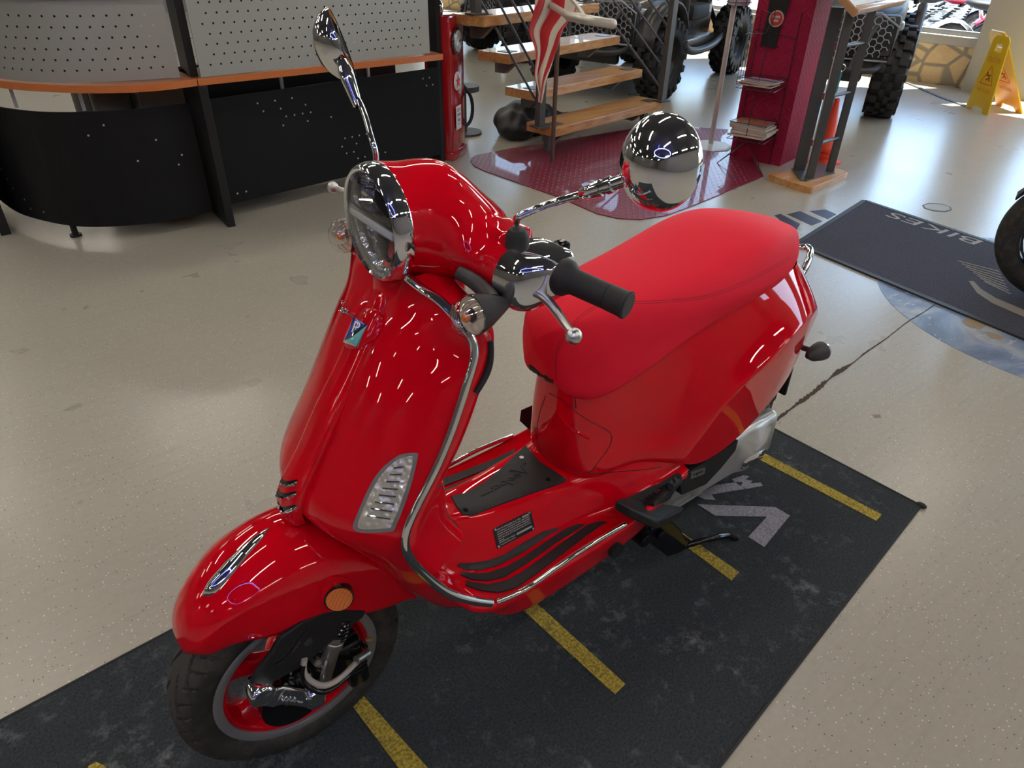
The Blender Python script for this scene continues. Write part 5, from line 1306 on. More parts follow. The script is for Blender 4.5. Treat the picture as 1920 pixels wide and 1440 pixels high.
# black bag under the stairs
bc = U(985, 262, Z=0)
def fb_(P):
    a = sd_ell(P, (bc[0]-.16, bc[1]-.20, .11), (.30, .19, .15)); c_ = sd_ell(P, (bc[0]+.02, bc[1]-.08, .08), (.15, .15, .10)); d_ = sd_ell(P, (bc[0]-.36, bc[1]-.14, .06), (.34, .16, .08))
    f = smin(smin(a, c_, .06), d_, .06)+.010*np.sin(P[..., 0]*45+P[..., 2]*30)*np.sin(P[..., 1]*38)
    return smax(f, -P[..., 2]+.002, .004)
V, F = sdf_mesh(fb_, (bc[0]-.75, bc[1]-.50, -.02), (bc[0]+.22, bc[1]+.12, .30), .02)
tag(obj('duffel_bag', V, F, mat('black_nylon', (.008, .008, .009), rough=.5), auto=80), 'slumped black cloth bag lying on the floor under the staircase', 'bag')
# ================================================================== KIOSK COLUMN, RACK, LECTERN, SIGNS
MARV = mat('maroon_plate_wall', (.30, .012, .045), rough=.6, spec=.15)
N, L, b = nt(MARV); v_ = coords(N, L); sx = N.new('ShaderNodeSeparateXYZ'); L.new(v_, sx.inputs[0])
cb_ = N.new('ShaderNodeCombineXYZ'); L.new(mth(N, L, 'ADD', mth(N, L, 'MULTIPLY', sx.outputs[0], .78), sx.outputs[1]), cb_.inputs[0]); L.new(sx.outputs[2], cb_.inputs[1])
h_ = dia(N, L, cb_.outputs[0], 15); bump(N, L, b, h_, .7, .005)
K1 = np.array((-4.588, -2.343)); K2 = np.array((-4.671, -1.947)); ke = (K2-K1)/np.linalg.norm(K2-K1); kn = np.array((ke[1], -ke[0]))   # kn faces the room
K3 = K2-kn*.33; K4 = K1-kn*.33
KI = thing('display_column', (-4.8, -2.17, 0), 'maroon diamond-plate column with black bottle-shaped sign behind the wire rack', 'column')
MB().prism([tuple(K1), tuple(K2), tuple(K3), tuple(K4)] if np.cross(K2-K1, K3-K2) > 0 else [tuple(K4), tuple(K3), tuple(K2), tuple(K1)], 2.4).build('column_body', MARV, KI, smooth=False)
def onk(px, py, off=.004):
    """point on the face of the column"""
    d = ray(px, py); n3 = np.array([kn[0], kn[1], 0]); p0 = V3(K1+kn*off); t = ((p0-CO)@n3)/(d@n3); return CO+t*d
bp_ = [onk(*q) for q in ((1446, -30), (1444, 0), (1440, 28), (1432, 58), (1426, 86), (1456, 90), (1461, 62), (1466, 42), (1477, 20), (1482, 0), (1486, -30))]
pp = [((q[:2]-K1)@ke, q[2]) for q in bp_]
MB().prism(pp, .006, org=V3(K1+kn*.008), u=V3(ke), v=(0, 0, 1)).build('bottle_sign', mat('sign_black', (.008, .007, .008), rough=.4), KI, smooth=False)
bs = bpy.data.objects['bottle_sign']
c_ = onk(1456, 35, .012)
bd = MB().lathe([(0, 0), (0, .052), (.004, .052), (.004, 0)], c_, V3(kn), 40).build('round_badge', mat('badge_cream', (.6, .5, .42), rough=.5), bs)
bd2 = MB().lathe([(.0, 0), (.0055, .044), (.0058, 0)], c_, V3(kn), 40).build('badge_disc', mat('badge_red', (.5, .03, .03), rough=.4), bs)
bl_ = MB()
for k in range(2): bl_.bar(c_+V3(kn)*.0065-V3(ke)*(.026-.008*k)+np.array([0, 0, .012-k*.024]), c_+V3(kn)*.0065+V3(ke)*(.026-.008*k)+np.array([0, 0, .012-k*.024]), .002, .015)
bl_.build('badge_marks', MATS['badge_cream'], bs, smooth=False)
# wire rack
WIRE = mat('black_wire', (.008, .008, .008), rough=.35)
RK = thing('wire_rack', (-4.45, -2.1, 0), 'black wire magazine rack standing in front of the maroon column', 'rack')
def rk(a, o, z): return V3(K1+ke*a+kn*o, z)
m_ = MB()
a0, a1, o0, o1 = .05, .33, .015, .235
for (a, o) in ((a0, o0), (a1, o0)): m_.cyl(rk(a, o, .12), rk(a, o, 1.02), .003, n=6)
m_.cyl(rk((a0+a1)/2, o1, .16), rk((a0+a1)/2, o0+.12, 1.05), .003, n=6)
m_.build('uprights', WIRE, RK)
def basket(z, h, nm):
    b_ = MB()
    for zz in (z, z+h):
        pts = [rk(a0, o0, zz), rk(a0, o1, zz-.02*(zz == z)), rk(a1, o1, zz-.02*(zz == z)), rk(a1, o0, zz)]
        for i in range(4): b_.cyl(pts[i], pts[(i+1) % 4], .0028, n=6)
    for k in range(9): 
        a = a0+(a1-a0)*k/8; b_.cyl(rk(a, o0, z), rk(a, o1, z-.02), .002, n=6)
    return b_.build(nm, WIRE, RK)
basket(.21, .10, 'shelf_basket'); basket(.56, .05, 'shelf_basket')
b_ = MB()
for k in range(6):
    o = o0+(o1-o0)*k/5; b_.cyl(rk(a0, o, .56), rk(a0, o, .90), .002, n=6)
pts = [rk(a0, o0, .90), rk(a0, o1, .88), rk((a0+a1)/2, o1, .90), rk((a0+a1)/2, o0+.10, 1.0), rk(a0+.02, o0+.02, 1.02)]
for i in range(4): b_.cyl(pts[i], pts[i+1], .0025, n=6)
b_.cyl(rk(a0, o0, .9), rk(a1, o0, .86), .0025, n=6); b_.build('top_basket', WIRE, RK)
b_ = MB()
for a, o in ((a0-.03, .27), (a1+.03, .27)):
    b_.cyl(rk((a0+a1)/2, .05, .19), rk(a, o, .004), .0028, n=6).cyl(rk((a0+a1)/2, .20, .19), rk(a, o, .004), .0028, n=6)
b_.cyl(rk(a0, .02, .19), rk(a0, .02, .004), .0028, n=6).cyl(rk(a1, .02, .19), rk(a1, .02, .004), .0028, n=6); b_.build('wire_feet', WIRE, RK)
# magazines: two kinds of stack, each issue on its own
rg = random.Random(8)
MC = [mat('magazine_cover_a', (.55, .10, .14), rough=.3), mat('magazine_cover_b', (.50, .25, .10), rough=.3), mat('magazine_cover_c', (.38, .36, .50), rough=.3)]
for k, m in enumerate(MC):
    N, L, b = nt(m); cc = coords(N, L); n_ = noise(N, L, cc, 22, 3, .6); r_ = ramp(N, [(.35, (.20, .02, .03)), (.5, (.45, .16, .06)), (.62, (.30, .25, .28))] if k != 2 else [(.4, (.25, .25, .36)), (.55, (.4, .36, .42)), (.7, (.18, .1, .18))]); L.new(n_, r_.inputs[0]); L.new(r_.outputs[0], b.inputs['Base Color'])
PAG = mat('page_edges', (.60, .55, .46), rough=.8); SPN = mat('pink_spine', (.6, .03, .12), rough=.4)
R3 = np.array([[ke[0], kn[0], 0], [ke[1], kn[1], 0], [0, 0, 1.]])
def magazine(a, o, z, w, d, th, yaw, cov, lab, grp, flop=0):
    c_ = rk(a, o, z); t = thing('magazine', tuple(c_), lab, 'magazine', grp)
    s, k = math.sin(yaw), math.cos(yaw); R = R3@np.array([[k, -s, 0], [s, k, 0], [0, 0, 1]])
    MB().box(c_+[0, 0, th/2], (w, d, th*.86), R).build('pages', PAG, t, smooth=False)
    MB().box(c_+[0, 0, th*.97], (w*1.005, d*1.01, th*.08), R).build('cover', MC[cov], t, smooth=False)
    MB().box(c_-R@np.array([w/2, 0, 0])+[0, 0, th/2], (.003, d*1.004, th), R).build('spine', SPN if cov == 0 else MC[cov], t, smooth=False)
    return t
z = .213
for k in range(6):
    th_ = (.016, .022, .014, .020, .010, .008)[k]
    magazine(.19+rg.uniform(-.015, .015), .125+rg.uniform(-.01, .01), z, .27, .20, th_, rg.uniform(-.08, .08), (0, 0, 1, 1, 2, 1)[k], 'thick magazine in the pile on the lower shelf of the wire rack', 'magazines on the lower rack shelf'); z += th_+.0005
z = .562
for k in range(4):
    magazine(.19+rg.uniform(-.03, .02), .13+rg.uniform(-.01, .02), z, .24, .18, .007, rg.uniform(-.15, .2), (0, 1, 0, 2)[k], 'thin brochure lying on the middle shelf of the wire rack', 'brochures on the middle rack shelf'); z += .0075
# lectern
LT = thing('lectern', (-4.56, -1.62, 0), 'steel post lectern with slanted wooden top and rounded wooden base', 'lectern')
bpts = [U(*q, Z=.045)[:2] for q in ((1436, 325), (1540, 307), (1594, 322), (1520, 353))]
ctr_ = sum(bpts)/4; rp_ = []
for i in range(4):
    a, p, n = bpts[i-1], bpts[i], bpts[(i+1) % 4]
    for t in np.linspace(0, 1, 7):
        q0 = p+(a-p)/np.linalg.norm(a-p)*.055; q1 = p+(n-p)/np.linalg.norm(n-p)*.055; rp_.append((1-t)**2*q0+2*t*(1-t)*p+t*t*q1)
A_ = sum(rp_[i][0]*rp_[(i+1) % 28][1]-rp_[(i+1) % 28][0]*rp_[i][1] for i in range(28)); rp_ = rp_ if A_ > 0 else rp_[::-1]
o_ = MB().prism([tuple(q) for q in rp_], .045).build('base', WOOD, LT, smooth=False); bv = o_.modifiers.new('b', 'BEVEL'); bv.width = .008; bv.segments = 3; bv.limit_method = 'ANGLE'
pb_ = [U(*q, Z=.05)[:2] for q in ((1484, 315), (1500, 338), (1512, 339), (1566, 324), (1562, 314), (1540, 305))]
A_ = sum(pb_[i][0]*pb_[(i+1) % 6][1]-pb_[(i+1) % 6][0]*pb_[i][1] for i in range(6)); pb_ = pb_ if A_ > 0 else pb_[::-1]
MB().prism([tuple(q) for q in pb_], .005, org=(0, 0, .045)).build('base_plate', STL, LT, smooth=False)
ps = [U(1498, 318, Z=.05)[:2], U(1518, 333, Z=.05)[:2], U(1556, 320, Z=.05)[:2]]
vd = np.array([.75, .66]); vd /= np.linalg.norm(vd); pe = np.array([-vd[1], vd[0]])
for k, p in enumerate(ps):
    Rk_ = np.array([[pe[0], vd[0], 0], [pe[1], vd[1], 0], [0, 0, 1.]]); wdt = (.078, .052, .050)[k]
    MB().box((p[0], p[1], .56), (wdt, .030, 1.04), Rk_, bev=.003).build('post', STL, LT, smooth=False)
for z in (.28, .58, .88):
    MB().cyl(V3(ps[1], z), V3(ps[2], z), .012, n=14).build('rung', STL, LT)
cp = [V3(ps[0]*.45+ps[1]*.55+vd*.03, z) for z in (.06, .3, .6, .9, 1.1)]
cbl = MB().tube(curve(cp, 20), .005, n=8).build('cord', mat('cord_white', (.6, .58, .55), rough=.5), LT)
for z in (.27, .57, .87):
    MB().cyl(V3(ps[0]*.45+ps[1]*.55+vd*.02, z-.02), V3(ps[0]*.45+ps[1]*.55+vd*.02, z+.02), .014, n=12).build('cord_clip', mat('clip_red', (.25, .03, .04), rough=.4) if 'clip_red' not in MATS else MATS['clip_red'], cbl)
tc = U(1645, 20, Z=1.12); e1 = V3(-pe); e1 = np.array([-.86, -.05, 0]); e1 = U(1690, 5, Z=1.08)-U(1600, 24, Z=1.08); e1 /= np.linalg.norm(e1); e2 = np.cross([0, 0, 1], e1); e2 = e2 if e2[1] < 0 else -e2
sl2 = e2*.80+np.array([0, 0, .60]); sl2 /= np.linalg.norm(sl2); nn3 = np.cross(e1, sl2); nn3 = nn3 if nn3[2] > 0 else -nn3
c0_ = (U(1600, 24, Z=1.08)+U(1690, 6, Z=1.08))/2; Wt = np.linalg.norm(U(1690, 5, Z=1.08)-U(1600, 24, Z=1.08)); R3l = np.array([e1, sl2, nn3]).T
m_ = MB().box(c0_+sl2*.20, (Wt, .42, .018), R3l, bev=.003); m_.box(c0_+nn3*.012, (Wt+.02, .030, .045), R3l, bev=.008).box(c0_+sl2*.2-e1*(Wt/2)+nn3*.008, (.03, .44, .045), R3l, bev=.008)
top = m_.build('top_board', mat('lectern_wood', (.48, .25, .11), rough=.35, coat=.3), LT, auto=30)
MB().box(c0_+sl2*.21+nn3*.0105, (Wt*.86, .34, .002), R3l).build('paper_sheet', mat('paper', (.75, .75, .74), rough=.6), LT, smooth=False)
# white sign stand with holder
WS = thing('sign_stand', (-4.62, -2.58, 0), 'white pole stand with flat base and round wire holder left of the maroon column', 'stand')
WM = mat('stand_white', (.55, .52, .47), rough=.4)
wb = U(1330, 275, Z=.0); m_ = MB().lathe([(0, 0), (.0, .185), (.010, .185), (.014, .16), (.018, .03), (.018, 0)], wb, (0, 0, 1), 8); m_.build('base', WM, WS, smooth=False)
wb2 = U(1333, 268, Z=.02); MB().cyl([wb2[0], wb2[1], .015], [wb2[0], wb2[1], 1.02], .020, n=18).build('pole', WM, WS)
hc_ = np.array([wb2[0]-.01, wb2[1]+.03, 1.02])
MB().lathe([(0, 0), (0, .075), (.01, .082), (.16, .086), (.16, .08), (.0, 0)], hc_, (0, 0, 1), 30).build('holder_cup', mat('cup_white', (.66, .65, .63), rough=.4), WS)
m_ = MB()
for k in range(7):
    a = k*2*PI/7+.4; m_.cyl(hc_+[.087*math.cos(a), .087*math.sin(a), .0], hc_+[.090*math.cos(a), .090*math.sin(a), .16], .0028, n=6)
for z in (.02, .12): m_.tube(hc_+np.array([[.089*math.cos(t), .089*math.sin(t), z] for t in np.linspace(0, 2*PI, 30)]), .0028, n=6)
m_.build('holder_wires', mat('wire_navy', (.03, .035, .10), rough=.4), WS)
# orange cones stacked
CO_ = thing('traffic_cone', (-5.0, -1.80, 0), 'small stack of orange traffic cones behind the lectern', 'traffic cone')
cn = U(1533, 312, Z=0); cn = np.array([-5.02, -1.815, 0]); OR = mat('cone_orange', (.85, .06, .02), rough=.45)
MB().box(cn+[0, 0, .012], (.21, .21, .024), bev=.008).lathe([(.02, .085), (.03, .075), (.46, .018), (.47, .012), (.47, 0)], cn, (0, 0, 1), 32).build('cone_body', OR, CO_)
MB().lathe([(.055, .088), (.06, .095), (.075, .095), (.08, .078), (.055, .076)], cn, (0, 0, 1), 32, closed=True).lathe([(.095, .080), (.10, .088), (.115, .088), (.12, .070), (.095, .070)], cn, (0, 0, 1), 32, closed=True).build('cone_flange', OR, CO_)
# yellow wet floor sign
YS = thing('wet_floor_sign', (-8.3, -1.8, 0), 'yellow folding caution wet floor sign near the window', 'sign')
YP = mat('sign_yellow', (.80, .55, .01), rough=.35, spec=.5); YP.node_tree.nodes['Principled BSDF'].inputs['Subsurface Weight'].default_value = .15
OT = mat('sign_orange_print', (.75, .14, .01), rough=.5)
f0, f1 = U(1811, 201, Z=0), U(1852, 216, Z=0); g0_, g1_ = U(1868, 196, Z=0), U(1917, 214, Z=0)
tz = .655; t0, t1 = U(1888, 76, Z=tz), U(1921, 82, Z=tz)
def signpanel(b0, b1, t0, t1, nm, txt):
    eu = (b1-b0); ev = ((t0+t1)/2-(b0+b1)/2); W_ = np.linalg.norm(eu); H_ = np.linalg.norm(ev); eu = eu/W_; ev = ev/H_; ev = ev-eu*(ev@eu); ev /= np.linalg.norm(ev); org = (b0+b1)/2
    Wt_ = W_*.66; w2, w3 = W_/2, Wt_/2
    ol = [(-w2, 0), (-w2*.55, 0), (-w2*.42, H_*.06), (w2*.42, H_*.06), (w2*.55, 0), (w2, 0), (w3, H_*.95), (w3*.7, H_), (-w3*.7, H_), (-w3, H_*.95)]
    hole = [(-w3*.45, H_*.80), (-w3*.30, H_*.90), (w3*.30, H_*.90), (w3*.45, H_*.80)]
    n3 = np.cross(eu, ev)
    # outline with a slit to the hand hole
    pts = ol[:9]+[(0.0005, H_)]+[(0.0005, H_*.90)]+[(w3*.30, H_*.90), (w3*.45, H_*.80), (-w3*.45, H_*.80), (-w3*.30, H_*.90)]+[(-.0005, H_*.90), (-.0005, H_)]+[ol[8], ol[9]]
    pts = ol[:8]+[(0.0005, H_), (0.0005, H_*.90), (w3*.30, H_*.90), (w3*.45, H_*.80), (-w3*.45, H_*.80), (-w3*.30, H_*.90), (-.0005, H_*.90), (-.0005, H_)]+ol[8:]
    o = MB().prism(pts, .012, org=org-n3*.006, u=eu, v=ev).build(nm, YP, YS, smooth=False)
    if txt:
        s = 1 if n3@(CO-org) > 0 else -1; eu2 = eu*s; fo2 = n3*s*.0075
        for t_, hz_, wz_, hh_ in (('CAUTION', .66, .20, .045), ('WET FLOOR', .26, .21, .034)):
            text_flat('lettering', t_, org+ev*H_*hz_-eu2*wz_/2+fo2, eu2, ev, OT, o, width=wz_, height=hh_)
        tri = [(-.095, 0), (.095, 0), (0, .165)]; ti = [(-.070, .014), (.070, .014), (0, .137)]
        c3_ = org+ev*H_*.37+fo2*.9
        mt = MB()
        for i in range(3):
            a, c4 = tri[i], tri[(i+1) % 3]; mt.bar(c3_+eu2*a[0]+ev*a[1], c3_+eu2*c4[0]+ev*c4[1], .009, .002, up=fo2)
        mt.build('warning_triangle', OT, o, smooth=False)
        fg = MB(); 
        for (a, c4) in (((-.01, .085), (.02, .060)), ((.02, .060), (-.025, .035)), ((.02, .060), (.035, .028)), ((-.01, .085), (-.035, .075)), ((.0, .075), (.03, .088))):
            fg.bar(c3_+eu2*a[0]+ev*a[1], c3_+eu2*c4[0]+ev*c4[1], .011, .002, up=fo2)
        fg.lathe([(-.001, 0), (-.001, .009), (.001, .009), (.001, 0)], c3_-eu2*.022+ev*.098, fo2, 16).build('slipping_figure', mat('figure_brown', (.2, .04, .0), rough=.5), o, smooth=False)
    return o
signpanel(f0, f1, t0, t1, 'front_panel', True); signpanel(g0_, g1_, t0+[-.02, .02, 0], t1+[-.02, .02, 0], 'rear_panel', True)
# loose cable on the floor near the window
cq = [U(1688, 150, Z=.006), U(1720, 163, Z=.006), U(1760, 180, Z=.006), U(1812, 199, Z=.006)]
tag(MB().tube(curve(cq, 30), .02, n=8, flat=.4, up=(0, 0, 1)).build('floor_cable', mat('cable_grey', (.12, .12, .11), rough=.6)), 'flat grey cable cover running along the floor to the yellow sign', 'cable')

# ================================================================== OFF-ROAD VEHICLES
KT = mat('offroad_tyre', (.014, .014, .015), rough=.6, spec=.45)
def knobby(c, ax, R, W, parent, nm='wheel'):
    """tyre with real lugs, rim as a sub-part"""
    ax = np.array(ax, float)/np.linalg.norm(ax); c = np.array(c, float)
    up = np.array([0, 0, 1.]); u = np.cross(up, ax); u /= np.linalg.norm(u); v = np.cross(ax, u)
    m = MB().lathe([(-.30*W, R*.50), (-.46*W, R*.56), (-.50*W, R*.72), (-.44*W, R*.88), (-.30*W, R*.925), (0, R*.935), (.30*W, R*.925), (.44*W, R*.88), (.50*W, R*.72), (.46*W, R*.56), (.30*W, R*.50)], c, ax, 48)
    for k in range(18):
        for s_, y0, dw, off in ((1, .30, .26, 0), (-1, .30, .26, .5), (1, .10, .16, .5), (-1, .10, .16, 0)):
            t = (k+off)*2*PI/18; d = u*math.cos(t)+v*math.sin(t); e = -u*math.sin(t)+v*math.cos(t); Rm = np.array([e, ax, d]).T
            m.box(c+ax*s_*y0*W+d*R*.955, (R*.17, dw*W, R*.09), Rm, bev=R*.012)
            if y0 > .2: m.box(c+ax*s_*.475*W+d*R*.83, (R*.15, .08*W, R*.20), Rm)
    o = m.build(nm, KT, parent, auto=40)
    r_ = MB().lathe([(-.28*W, R*.50), (-.30*W, R*.52), (.30*W, R*.52), (.28*W, R*.50), (.10*W, R*.44), (.12*W, R*.16), (.16*W, 0)], c, ax, 36)
    for k in range(6):
        t = k*PI/3; d = u*math.cos(t)+v*math.sin(t); e = np.cross(ax, d); r_.box(c+ax*.15*W+d*R*.3, (R*.10, R*.06, R*.34), np.array([e, ax, d]).T, bev=.004)
    r_.build('rim', mat('utv_rim', (.03, .03, .032), rough=.35, metal=.6) if 'utv_rim' not in MATS else MATS['utv_rim'], o, auto=40)
    return o
CAMO = mat('camouflage_panel', (.1, .08, .06), rough=.4, coat=.3); N, L, b = nt(CAMO); n_ = noise(N, L, coords(N, L), 9, 5, .75, 1.2); r_ = ramp(N, [(.35, (.012, .011, .010)), (.48, (.07, .05, .04)), (.55, (.025, .02, .018)), (.63, (.16, .12, .09))]); L.new(n_, r_.inputs[0]); L.new(r_.outputs[0], b.inputs['Base Color'])
UBK = mat('utv_black_plastic', (.018, .018, .020), rough=.38, spec=.5); UGR = mat('utv_grey_frame', (.05, .05, .055), rough=.4, metal=.3); TUBE = mat('roll_bar_tan', (.42, .36, .29), rough=.35, metal=.3)
MESHG = mat('grille_pale', (.35, .38, .42), rough=.35, metal=.4)
def honeycomb(m, org, u, v, w, h, s, r):
    nx, ny = int(w/(s*1.5))+1, int(h/(s*.87))+1
    for i in range(nx):
        for j in range(ny):
            cx = i*s*1.5; cy = j*s*1.732/1+(.866*s if i % 2 else 0)
            if cx > w or cy > h: continue
            P = [org+u*(cx+s*.92*math.cos(k*PI/3))+v*(cy+s*.92*math.sin(k*PI/3)) for k in range(7)]
            for k in range(3): m.cyl(P[k], P[k+1], r, n=5, caps=False)
def utv(name, loc, head, lab, R=.36, W=.26, wb_=2.05, tr=1.25, camo=False):
    t = thing(name, tuple(loc), lab, 'off-road vehicle'); l = np.array(loc, float); f = np.array([math.cos(head), math.sin(head), 0]); s = np.array([-f[1], f[0], 0]); up = np.array([0, 0, 1.]); R3 = np.array([f, s, up]).T
    def P(a, b_, c_): return l+f*(a+(wb_/2-1.02)*(a > .52))+s*b_+up*c_
    for a in (wb_/2, -wb_/2):
        for b_ in (tr/2, -tr/2): knobby(l+f*a+s*b_+up*R, s*(1 if b_ > 0 else -1), R, W, t)
    body = MB().box(P(0, 0, .62), (wb_*.9, tr*.62, .40), R3, bev=.06).box(P(0, 0, .42), (wb_*.62, tr*.9, .12), R3, bev=.03)
    body.box(P(-wb_/2, 0, .98), (.9, tr*.95, .34), R3, bev=.05); body.build('body_tub', CAMO if camo else UBK, t, auto=40)
    hood = MB(); rows = []
    for a, w_, z in ((.55, .50, 1.06), (.85, .48, .98), (1.15, .42, .88), (1.34, .36, .74)):
        rows.append([P(a, -w_, z-.28), P(a, -w_*.98, z-.10), P(a, -w_*.6, z), P(a, 0, z+.03), P(a, w_*.6, z), P(a, w_*.98, z-.10), P(a, w_, z-.28)])
    hood.grid(surf(np.array(rows), 16, 24)); hood.build('hood', CAMO if camo else UBK, t, auto=50)
    for b_ in ((1, -1) if camo else ()):
        fd = MB(); pts = [P(wb_/2+.46*math.cos(q), b_*tr*.42, R+.06+.46*math.sin(q)) for q in np.linspace(.2, 2.7, 14)]; pts2 = [q_+s*b_*tr*.16 for q_ in pts]
        fd.grid(np.array([pts, pts2])); o_ = fd.build('fender', UBK, t, auto=60); sm = o_.modifiers.new('s', 'SOLIDIFY'); sm.thickness = .02
    fr_ = MB().box(P(1.30, 0, .66), (.10, .96, .46), R3, bev=.04).box(P(1.40, 0, .42), (.08, tr*.55, .16), R3, bev=.03); fr_.build('front_fascia', UBK, t, auto=40)
    g = MB(); honeycomb(g, P(1.365, -.42, .55), s, up, .84, .30, .034, .005); g.tube([P(1.365, -.46, .52), P(1.365, .46, .52), P(1.365, .47, .80), P(1.365, .30, .90), P(1.365, -.30, .90), P(1.365, -.47, .80)], .010, n=8, closed=True); g.build('grille_mesh', MESHG, t)
    bp = MB().tube(curve([P(1.30, -.42, .50), P(1.50, -.34, .46), P(1.52, 0, .45), P(1.50, .34, .46), P(1.30, .42, .50)], 30), .026, n=12).tube(curve([P(1.35, -.30, .80), P(1.46, -.2, .60), P(1.50, -.16, .46)], 14), .02, n=10).tube(curve([P(1.35, .30, .80), P(1.46, .2, .60), P(1.50, .16, .46)], 14), .02, n=10); bp.build('bumper_bar', UGR, t)
    for b_ in (1, -1): MB().box(P(1.22, b_*.42, .80), (.16, .18, .07), R3, bev=.02).build('head_lamp', mat('lamp_pale', (.55, .58, .6), rough=.15, coat=1) if 'lamp_pale' not in MATS else MATS['lamp_pale'], t, auto=40)
    rb = MB()
    for b_ in (.56, -.56):
        rb.tube(curve([P(.62, b_, .95), P(.45, b_*.95, 1.35), P(.15, b_*.88, 1.85), P(-.75, b_*.88, 1.85), P(-.95, b_*.95, 1.1)], 40), .026, n=12)
        rb.tube(curve([P(.55, b_*1.12, .92), P(.50, b_*1.12, .55), P(.35, b_*1.12, .40), P(-.4, b_*1.12, .38), P(-.65, b_*1.12, .45)], 30), .04, n=12)
    rb.cyl(P(.15, -.5, 1.85), P(.15, .5, 1.85), .024).cyl(P(-.75, -.5, 1.85), P(-.75, .5, 1.85), .024); rb.build('roll_cage', UGR, t)
    for b_ in (.28, -.28): MB().box(P(-.25, b_, .72), (.5, .46, .16), R3, bev=.04).box(P(-.50, b_, 1.02), (.14, .44, .5), R3, bev=.04).build('seat', mat('utv_seat', (.02, .02, .022), rough=.7) if 'utv_seat' not in MATS else MATS['utv_seat'], t, auto=40)
    for b_ in (1, -1): 
        for a in (wb_/2, -wb_/2): MB().cyl(l+f*a+s*.2*b_+up*.42, l+f*a+s*b_*tr*.42+up*R, .022, n=8).cyl(l+f*(a-.1)+s*.25*b_+up*.72, l+f*(a-.03)+s*b_*tr*.38+up*(R+.02), .035, n=12).build('suspension_arm', UGR, t)
    return t, P
# vehicle with its nose to the right of the column
u2, P2_ = utv('off_road_buggy', (-7.36, -3.15, 0), .45, 'black off-road buggy showing grille and winch strap behind the lectern', R=.40, W=.28, wb_=1.3, tr=1.0)
wa = P2_(1.55, .10, .45)
MB().tube(curve([wa, wa+[.01, 0, -.15], wa+[.04, .01, -.34]], 12), .018, n=8, flat=.25, up=(1, 0, 0)).build('winch_strap', mat('strap_teal', (.03, .35, .42), rough=.6), u2)
MB().tube(wa+np.array([[.0, .03*math.cos(q), .03*math.sin(q)+.02] for q in np.linspace(0, 2*PI, 16)]), .006, n=8).build('winch_hook', CHROME, u2)
# camouflage vehicle behind the stairs, and a third one farther left
u1, P1_ = utv('side_by_side_vehicle', (-6.59, -5.094, 0), .30, 'camouflage side-by-side vehicle with dark nerf bars behind the staircase', R=.38, W=.27, camo=True)
m_ = MB().tube(curve([P1_(.35, .62, 1.15), P1_(.25, .66, 1.0), P1_(-.3, .66, .95), P1_(-.8, .64, 1.0)], 24), .03, n=12).build('door_bar', TUBE, u1)
u3, P3_ = utv('quad_vehicle', (-7.25, -7.24, 0), -.16, 'dark off-road vehicle parked farthest left beyond the staircase', R=.34, W=.26)
